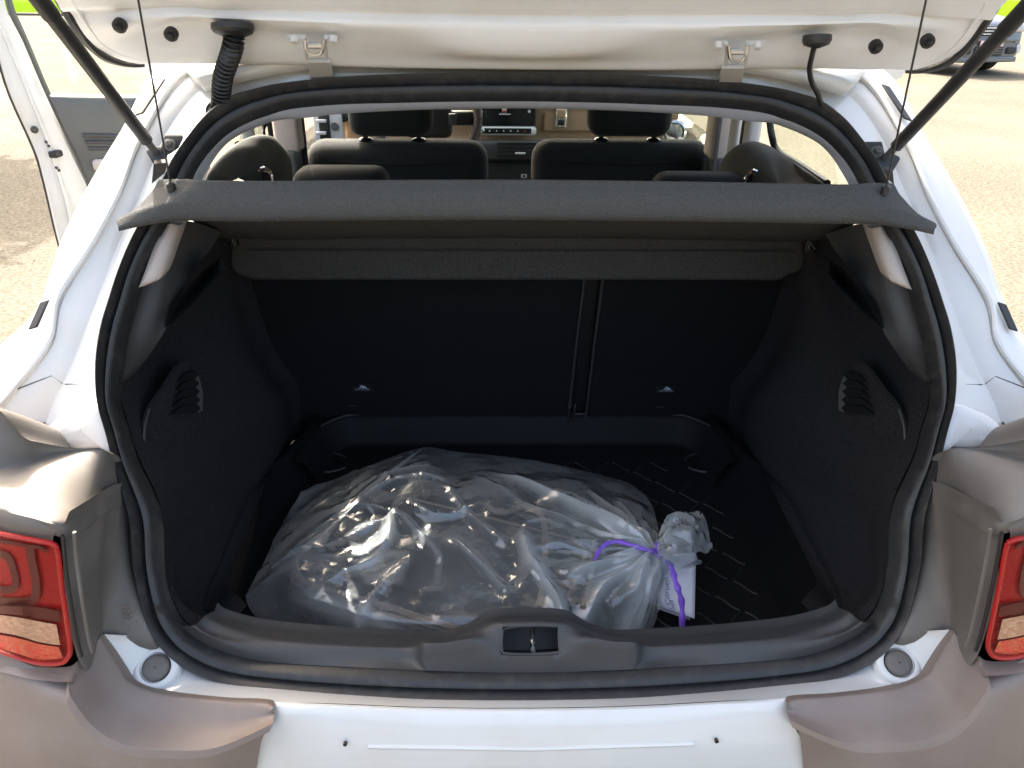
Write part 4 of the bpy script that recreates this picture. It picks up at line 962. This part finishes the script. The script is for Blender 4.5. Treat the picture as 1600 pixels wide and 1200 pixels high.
for y, w_, z in ((1.2,.74,1.06),(1.95,.62,1.55),(2.6,.62,1.62),(3.5,.60,1.58),(4.1,.66,1.08)):
    cab.append([V((-w_-.06, y, 1.02)), V((-w_, y, z-.04)), V((-w_*.6, y, z)), V((w_*.6, y, z)), V((w_, y, z-.04)), V((w_+.06, y, 1.02))])
L_(MB().grid(patch(cab, 3, 3)), 'cabin', M['screen'])
for s in (-1, 1):
    for y in (.82, 3.4):
        wl = L_(MB().lathe((s*.68, y, .33), (s,0,0), [(0,.2),(0,.31),(.02,.33),(.19,.33),(.21,.31),(.21,.21)], 28), 'wheel', M['tyre'])
        L_(MB().lathe((s*.68, y, .33), (s,0,0), [(.2,.21),(.18,.18),(.19,.05),(.19,.001)], 20), 'rim', M['steel'], wl)
    L_(MB().rbox((s*.62,.06,.80), (.36,.16,.16), .06, 3), 'headlight', M['lampglass'])
    fg = L_(MB().lathe((s*.68,-.005,.44), (s*.25,-1,0), [(0,.085),(.02,.08),(.015,.06),(.03,.05),(.03,.001)], 20), 'fog_lamp', M['lampglass'])
    L_(MB().rbox((s*.50,-.055,.42), (.22,.04,.11), .03, 3), 'bumper_intake', M['black'])
L_(MB().rbox((0,-.035,.75), (.86,.05,.16), .03, 3), 'grille', M['black'])
for k in range(3): L_(MB().rbox((0,-.062,.70+k*.05), (.84,.02,.016), .006, 2), 'grille_slat', M['chrome'])
L_(MB().rbox((0,-.055,.60), (1.2,.04,.06), .02, 3), 'bumper_bar', M['cargrey'])
L_(MB().rbox((0,-.045,.41), (.64,.05,.15), .03, 3), 'lower_intake', M['black'])
for k in range(3): L_(MB().rbox((0,-.074,.37+k*.045), (.62,.02,.012), .005, 2), 'intake_slat', M['cargrey'])
L_(MB().rbox((0,-.05,.27), (1.3,.06,.09), .02, 3), 'bumper_lip', M['cargrey'])
pt = L_(MB().rbox((0.0,-.082,.545), (.52,.012,.115), .005, 2), 'number_plate', M['red_print'])
L_(MB().rbox((0,-.0865,.545), (.505,.008,.10), .005, 2), 'plate_face', M['pale'], pt)
tm = MB(); text_on(tm, '0 97', .11, V((.06,-.0925,.545)), V((1,0,0)), V((0,0,1))); L_(tm, 'plate_text', M['black'], pt)
# ------------------------------------------------------------------ mats inside the bag
def at3(px, py, z): return P(px, py, z=z)
A0 = V((-.425, .315, 0)); ex = V((.93, -.367, 0)).normalized(); ey = V((.367, .93, 0)).normalized()
mats = thing('mat_stack', 'stack of charcoal floor mats with tan edging inside the clear plastic bag', 'floor mats', A0+ex*.25+ey*.15+V((0,0,ZF)))
for k in range(4):
    z0 = ZF+.005+k*.017; dx, dy = (.0,.012,.004,.018)[k], (.0,.01,.004,.0)[k]
    W_, D_ = .50-.01*k, .31-.012*k; r = .05; out = []
    for cx, cy, a0 in ((W_-r, r, -90), (W_-r, D_-r, 0), (r, D_-r, 90), (r, r, 180)):
        for i in range(6):
            a = R(a0+90*i/5); out.append((cx+r*math.cos(a)+dx, cy+r*math.sin(a)+dy))
    up = lambda h: [A0+ex*a+ey*b+V((0, 0, z0+h+.010*math.sin(a*5+k)*(k/3)*.4)) for a, b in out]
    m_ = obj('mat', MB().prism(up(0), V((0,0,.012))), M['mat'], mats)
    ring = up(.007); obj('edging', MB().tube(ring+[ring[0], ring[1]], .0065, 6), M['binding'], m_)
hl = [at3(x, y, .668) for x, y in ((760,785),(768,797),(790,800),(815,792),(838,798),(850,815),(852,850),(850,905),(842,950))]
obj('carry_strap', MB().tube(cr(hl, 5), .006, 6), M['binding'], mats)
hl = [at3(x, y, .666) for x, y in ((930,845),(926,880),(920,920),(910,950))]
obj('carry_strap', MB().tube(cr(hl, 5), .005, 6), M['binding'], mats)

# ------------------------------------------------------------------ the clear bag
NET = [
 [(470,773,.585),(452,808,.592),(432,846,.60),(412,884,.604),(392,920,.602),(384,934,.598),(398,962,.585),(430,986,.574)],
 [(505,757,.59),(492,778,.62),(478,810,.645),(462,845,.658),(446,880,.662),(432,905,.655),(432,945,.62),(440,1010,.578)],
 [(560,735,.595),(550,762,.64),(538,800,.668),(522,840,.672),(505,880,.672),(495,915,.668),(495,955,.64),(500,1020,.585)],
 [(620,711,.60),(614,745,.655),(605,790,.682),(596,835,.682),(588,880,.674),(580,920,.672),(575,965,.655),(575,1025,.59)],
 [(665,699,.61),(668,735,.665),(672,785,.688),(676,835,.684),(680,885,.676),(682,930,.673),(684,975,.66),(690,1028,.60)],
 [(715,706,.61),(720,745,.665),(728,790,.684),(735,840,.680),(742,890,.676),(748,935,.672),(754,980,.656),(765,1028,.60)],
 [(790,713,.605),(796,750,.66),(802,795,.684),(806,845,.683),(808,890,.678),(812,935,.672),(818,980,.655),(830,1028,.60)],
 [(860,724,.60),(866,760,.655),(872,802,.684),(874,846,.688),(872,888,.680),(872,930,.670),(874,975,.650),(880,1025,.598)],
 [(930,740,.595),(934,775,.648),(938,815,.680),(938,850,.686),(934,885,.678),(932,925,.665),(930,970,.64),(930,1018,.595)],
 [(984,756,.592),(986,790,.640),(984,825,.676),(982,853,.686),(982,880,.680),(985,915,.664),(990,955,.63),(992,1000,.588)],
 [(1016,785,.600),(1012,812,.640),(1006,838,.674),(1004,857,.684),(1006,876,.682),(1016,905,.668),(1026,940,.63),(1024,972,.590)],
 [(1030,832,.655),(1027,845,.672),(1025,855,.682),(1024,862,.686),(1025,869,.684),(1028,880,.674),(1032,895,.655),(1032,905,.640)]]
neck = at3(1025, 862, .684)
rows = [[at3(*q) for q in r] for r in NET]
G = patch(rows, 34, 22)
def ridged(p, f, seed):
    q = p*f+V((seed*3.7, seed*1.3, seed*2.1))
    wq = V((noise.noise(q*.7+V((5,0,0))), noise.noise(q*.7+V((0,7,0))), noise.noise(q*.7)))*.75
    return 1-abs(noise.noise(q+wq))*2
def facet(p, f, seed):                              # broken flat facets meeting in creases
    q = p*f+V((seed*2.3, seed*4.1, seed*1.7))
    d, pts = noise.voronoi(q, distance_metric='DISTANCE')
    return d[1]-d[0], (pts[0].x*12.9898+pts[0].y*78.233+pts[0].z*37.719) % 1, (q-pts[0]), pts[0]
def rnd(i, j, k): return (math.sin(i*127.1+j*311.7+k*74.7)*43758.5453) % 1
def crease(x, y, f, k):                             # straight-creased crumple: flat triangles meeting in sharp folds
    q = V((x*f*.55, y*f*.55, k)); X, Y = x*f+.75*noise.noise(q), y*f+.75*noise.noise(q+V((9.1, 3.3, 0)))
    t = (X+Y)*.36602540378; X += t; Y += t; i, j = math.floor(X), math.floor(Y); a, b = X-i, Y-j
    if a > b: return (1-a)*rnd(i, j, k)+(a-b)*rnd(i+1, j, k)+b*rnd(i+1, j+1, k)
    return (1-b)*rnd(i, j, k)+(b-a)*rnd(i, j+1, k)+a*rnd(i+1, j+1, k)
BN = MB(); Rn, Cn = len(G), len(G[0])
import numpy as np
FOLDS = [([(760,722),(850,770),(930,812),(1012,856)],.016,.022),([(735,728),(800,778),(900,826),(1000,860)],.010,.010),([(450,900),(540,935),(640,965),(745,1000)],.013,.014),
 ([(700,838),(760,890),(792,925)],.008,.013),([(650,868),(600,912),(556,955)],.008,.010),([(612,800),(606,850),(580,880),(515,905)],.010,.016),([(612,800),(660,842),(692,880)],.008,.012),
 ([(812,828),(830,880),(866,930),(892,985)],.013,.022),([(880,905),(940,885),(1015,868)],.012,.018),([(902,962),(940,910),(1018,872)],.010,.018),([(958,985),(985,930),(1020,878)],.014,.024),
 ([(470,778),(560,742),(660,704)],.010,.010),([(545,748),(600,728),(680,718)],.010,.014),([(860,745),(920,790),(1005,850)],.007,.014),([(905,742),(960,790),(1015,845)],.007,.014),([(960,752),(990,800),(1018,842)],.007,.014),
 ([(690,752),(722,800),(790,852)],.008,.010),([(556,772),(620,742),(700,748)],.008,.014),([(640,770),(650,800),(690,812),(740,800)],.007,.010),([(480,860),(540,840),(600,815)],.008,.010),([(470,830),(520,800),(560,790),(610,800)],.007,.012),
 ([(1000,930),(1010,905),(1022,880)],.008,.016),([(815,830),(850,822),(885,838)],.008,.012),([(830,870),(870,860),(930,870)],.007,.010)]
PX = np.array([[(p.x, p.y) for p in r] for r in G])
FH = np.zeros(PX.shape[:2])
for pts, wd, hh in FOLDS:
    c = cr([at3(x, y, .68) for x, y in pts], 5); dm = np.full(PX.shape[:2], 9.); tt = np.zeros(PX.shape[:2])
    for k, (a, b) in enumerate(zip(c, c[1:])):
        A_ = np.array((a.x, a.y)); D_ = np.array((b.x-a.x, b.y-a.y)); q = PX-A_
        t = np.clip((q@D_)/(D_@D_), 0, 1); d = np.hypot(*(np.moveaxis(q-t[..., None]*D_, -1, 0)))
        w_ = d < dm; dm = np.where(w_, d, dm); tt = np.where(w_, (k+t)/(len(c)-1), tt)
    FH += hh*np.maximum(0, 1-dm/(wd*2.1))**1.6*np.minimum(1, np.minimum(tt*5+.05, (1-tt)*5+.35))
Gn = []
for i in range(Rn):
    row = []
    for j in range(Cn):
        a = G[min(i+1, Rn-1)][j]-G[max(i-1, 0)][j]; b = G[i][min(j+1, Cn-1)]-G[i][max(j-1, 0)]
        nn = a.cross(b); nn = nn.normalized() if nn.length > 1e-9 else V((0,0,1))
        if nn.z < 0: nn = -nn
        p = G[i][j]; u, v_ = i/(Rn-1), j/(Cn-1)
        edge = min(1, min(v_, 1-v_)*5, u*6); tie = min(1, (1-u)*4)
        dxy = V((p.x-neck.x, p.y-neck.y, 0)); dist = dxy.length; ang = math.atan2(dxy.y, dxy.x)
        rad = math.exp(-dist/.17)*min(1, dist/.03)
        calm = 1-.75*math.exp(-((p.x+.10)/.11)**2-((p.y-.30)/.10)**2)
        h = FH[i][j]*edge*(tie*.7+.3)
        h += (.025*(crease(p.x, p.y, 13, 1)-.5)+.0065*(crease(p.x+.3*p.y, p.y, 36, 2)-.5)+.0014*(crease(p.x, p.y-.4*p.x, 95, 3)-.5))*edge*calm*(.35+.65*tie)*(1-.65*min(1, FH[i][j]/.012))
        h += rad*.012*(1-abs(math.sin(ang*6.5+2.2*noise.noise(V((dist*9, ang, 0)))))*1.6)*edge
        h += rad*.005*math.sin(ang*23+dist*30)*edge
        row.append(p+nn*h)
    Gn.append(row)
bag = thing('plastic_bag', 'clear crinkled plastic bag tied at the neck with violet ribbon on the boot floor', 'plastic bag', (-.15, .35, ZF))
GA = []
for i in range(Rn):
    for j in range(Cn):
        p = G[i][j]; d_ = math.hypot(p.x-neck.x, p.y-neck.y)
        GA.append(min(1, (FH[i][j]/.018)**1.6+.8*math.exp(-d_/.075)+max(0, .55-i/(Rn-1)*5)+.15*max(0, noise.noise(p*11))))
bf = obj('bag_film', BN.grid(Gn), M['film'], bag, sharp=16)
at_ = bf.data.attributes.new('gather', 'FLOAT', 'POINT'); at_.data.foreach_set('value', GA)
# loose folded flap of film over the left end
fl = [[(472,772,.60),(440,825,.612),(404,900,.615),(384,934,.602)], [(560,738,.63),(520,800,.675),(470,850,.672),(418,905,.640)], [(640,712,.655),(590,752,.695),(530,812,.69),(440,880,.672)], [(668,702,.64),(610,745,.692),(548,800,.695),(505,858,.684)]]
Gf = patch([[at3(*q) for q in r] for r in fl], 12, 12)
obj('film_fold', MB().grid([[p+V((0,0,.005+.006*max(0, ridged(p, 16, 9))**3)) for p in r] for r in Gf]), M['film'], bag, sharp=30)
# gathered tail beyond the tie
for k, net in enumerate((
  [[(1024,856,.690),(1026,860,.694),(1028,865,.690)],[(1040,814,.694),(1054,832,.712),(1058,856,.700)],[(1066,802,.692),(1082,828,.716),(1084,864,.696)],[(1096,800,.668),(1107,830,.676),(1113,862,.664)]],
  [[(1025,857,.694),(1027,862,.698),(1027,868,.694)],[(1050,838,.704),(1052,862,.722),(1043,881,.700)],[(1074,848,.700),(1078,866,.714),(1064,888,.690)],[(1082,866,.688),(1096,884,.676),(1072,888,.676)]],
  [[(1022,854,.69),(1025,858,.696),(1028,862,.692)],[(1032,826,.69),(1042,832,.712),(1052,838,.70)],[(1040,812,.686),(1054,812,.704),(1066,818,.694)]],
  [[(1026,866,.69),(1027,870,.694),(1028,874,.688)],[(1044,866,.70),(1040,878,.702),(1034,886,.68)],[(1060,872,.690),(1052,884,.686),(1036,900,.660)]])):
    Gl = patch([[at3(*q) for q in r] for r in net], 9, 8)
    obj('bag_tail', MB().grid([[p+V((0,0,.011*(max(0, ridged(p, 26, 11+k))**2-.4)+.004*ridged(p, 60, 4+k))) for p in r] for r in Gl]), M['film_tail'], bag, sharp=35)
# violet ribbon round the neck with a loose curl and a long tail
def ribbon(px, wd, nd):
    c = cr([at3(*q) for q in px], 6); a, b = [], []
    for i, p in enumerate(c):
        t = (c[min(i+1, len(c)-1)]-c[max(i-1, 0)]).normalized(); sd2 = t.cross(nd).normalized()
        k = wd*(1+.25*math.sin(i*.9)); a.append(p+sd2*k); b.append(p-sd2*k)
    return MB().grid([a, b])
rb = thing('ribbon', 'violet curling ribbon tied round the gathered neck of the bag', 'ribbon', neck)
obj('curl', ribbon([(1023,863,.695),(1006,858,.702),(985,851,.704),(962,846,.702),(944,852,.700),(934,864,.695),(930,876,.692)], .0034, V((0,-.7,.7))), M['ribbon'], rb, solid=.0004)
obj('tail', ribbon([(1027,866,.692),(1042,878,.690),(1050,888,.688),(1054,905,.684),(1060,922,.676),(1065,940,.660),(1066,965,.640),(1066,992,.610)], .0046, V((0,-.7,.7))), M['ribbon'], rb, solid=.0004)
kn = MB()
for dx, dy, dz, rr in ((0,-.006,.012,.0045),(.003,-.009,.008,.0038)):
    kn.rbox(neck+V((dx, dy, dz)), (rr*2.2, rr*1.6, rr*1.8), rr*.7, 2)
obj('knot', kn, M['ribbon'], rb)
ring = [neck+V((.0, .011*math.cos(a), .004+.012*math.sin(a))) for a in [2*math.pi*i/16 for i in range(17)]]
obj('tie', MB().tube(ring, .0025, 6), M['ribbon'], rb)
# paper tag
tg = thing('paper_tag', 'folded white paper tag with blue handwriting hanging from the bag neck', 'tag', at3(1058, 930, .62))
def tagp(q, z): return at3(q[0], q[1], z)
f1 = [tagp((1026,868),.670), tagp((1087,862),.664), tagp((1085,967),.606), tagp((1031,948),.612)]
n1 = (f1[1]-f1[0]).cross(f1[3]-f1[0]).normalized()
if n1.z < 0: n1 = -n1
Gt = [[f1[0].lerp(f1[1], i/8).lerp(f1[3].lerp(f1[2], i/8), j/8)+n1*(.003*math.sin(i/8*3)) for i in range(9)] for j in range(9)]
obj('front_leaf', MB().grid(Gt), M['paper'], tg, solid=.0006)
f2 = [f1[0]-n1*.001, f1[1]-n1*.001, tagp((1079,969),.598), tagp((1030,952),.602)]
obj('back_leaf', MB().grid([[f2[0].lerp(f2[1], i/4).lerp(f2[3].lerp(f2[2], i/4), j/4)-n1*.003 for i in range(5)] for j in range(5)]), M['paper'], tg, solid=.0006)
upv = (f1[0]-f1[3]).normalized(); sdv = n1.cross(upv).normalized()
if sdv.x > 0: sdv = -sdv                             # writing runs up the tag
tm = MB()
text_on(tm, 'Citroen  C4', .0145, tagp((1040,912),.644)+n1*.0035, upv, sdv, shear=.15, wob=.12)
text_on(tm, 'Sea', .012, tagp((1049,946),.622)+n1*.0035, upv, sdv, shear=.2, wob=.15)
obj('handwriting', tm, M['ink'], tg)

# ------------------------------------------------------------------ invented tree out of view, added to shade the ground by the open door
tree = thing('added_shade_tree', 'added unseen leafy tree that throws the shadow beside the open front door', 'tree', (-7.0, 9.0, 0))
tr = MB(); tb_ = V((-7.0, 9.0, 0)); tc_ = V((-6.45, 8.75, 4.2))
tr.tube(cr([tb_, tb_+V((.05,-.02,1.2)), tb_+V((.2,-.1,2.4)), tc_+V((0,0,.3))], 5), lambda t: .16-.11*t, 10)
rt = random.Random(5)
for i in range(7):
    a = rt.uniform(0, 6.28); s0 = tb_.lerp(tc_, rt.uniform(.6, .85)); tr.tube(cr([s0, s0+V((math.cos(a)*.5, math.sin(a)*.5, .35)), s0+V((math.cos(a)*1.0, math.sin(a)*.9, .8))], 4), lambda t: .05-.035*t, 6)
obj('trunk', tr, M['bark'], tree)
cr_ = MB()
for i in range(5200):
    d = V((rt.gauss(0,1), rt.gauss(0,1), rt.gauss(0,1))).normalized(); rr = (rt.random()**.45)*(1+.25*noise.noise(d*2.2))
    p = tc_+V((d.x*1.35, d.y*1.25, d.z*1.15))*rr
    a = V((rt.gauss(0,1), rt.gauss(0,1), rt.gauss(0,.6))).normalized()*.075; b = a.orthogonal().normalized()*.045
    cr_.poly([p-a, p+b, p+a, p-b])
obj('crown', cr_, M['foliage'], tree)
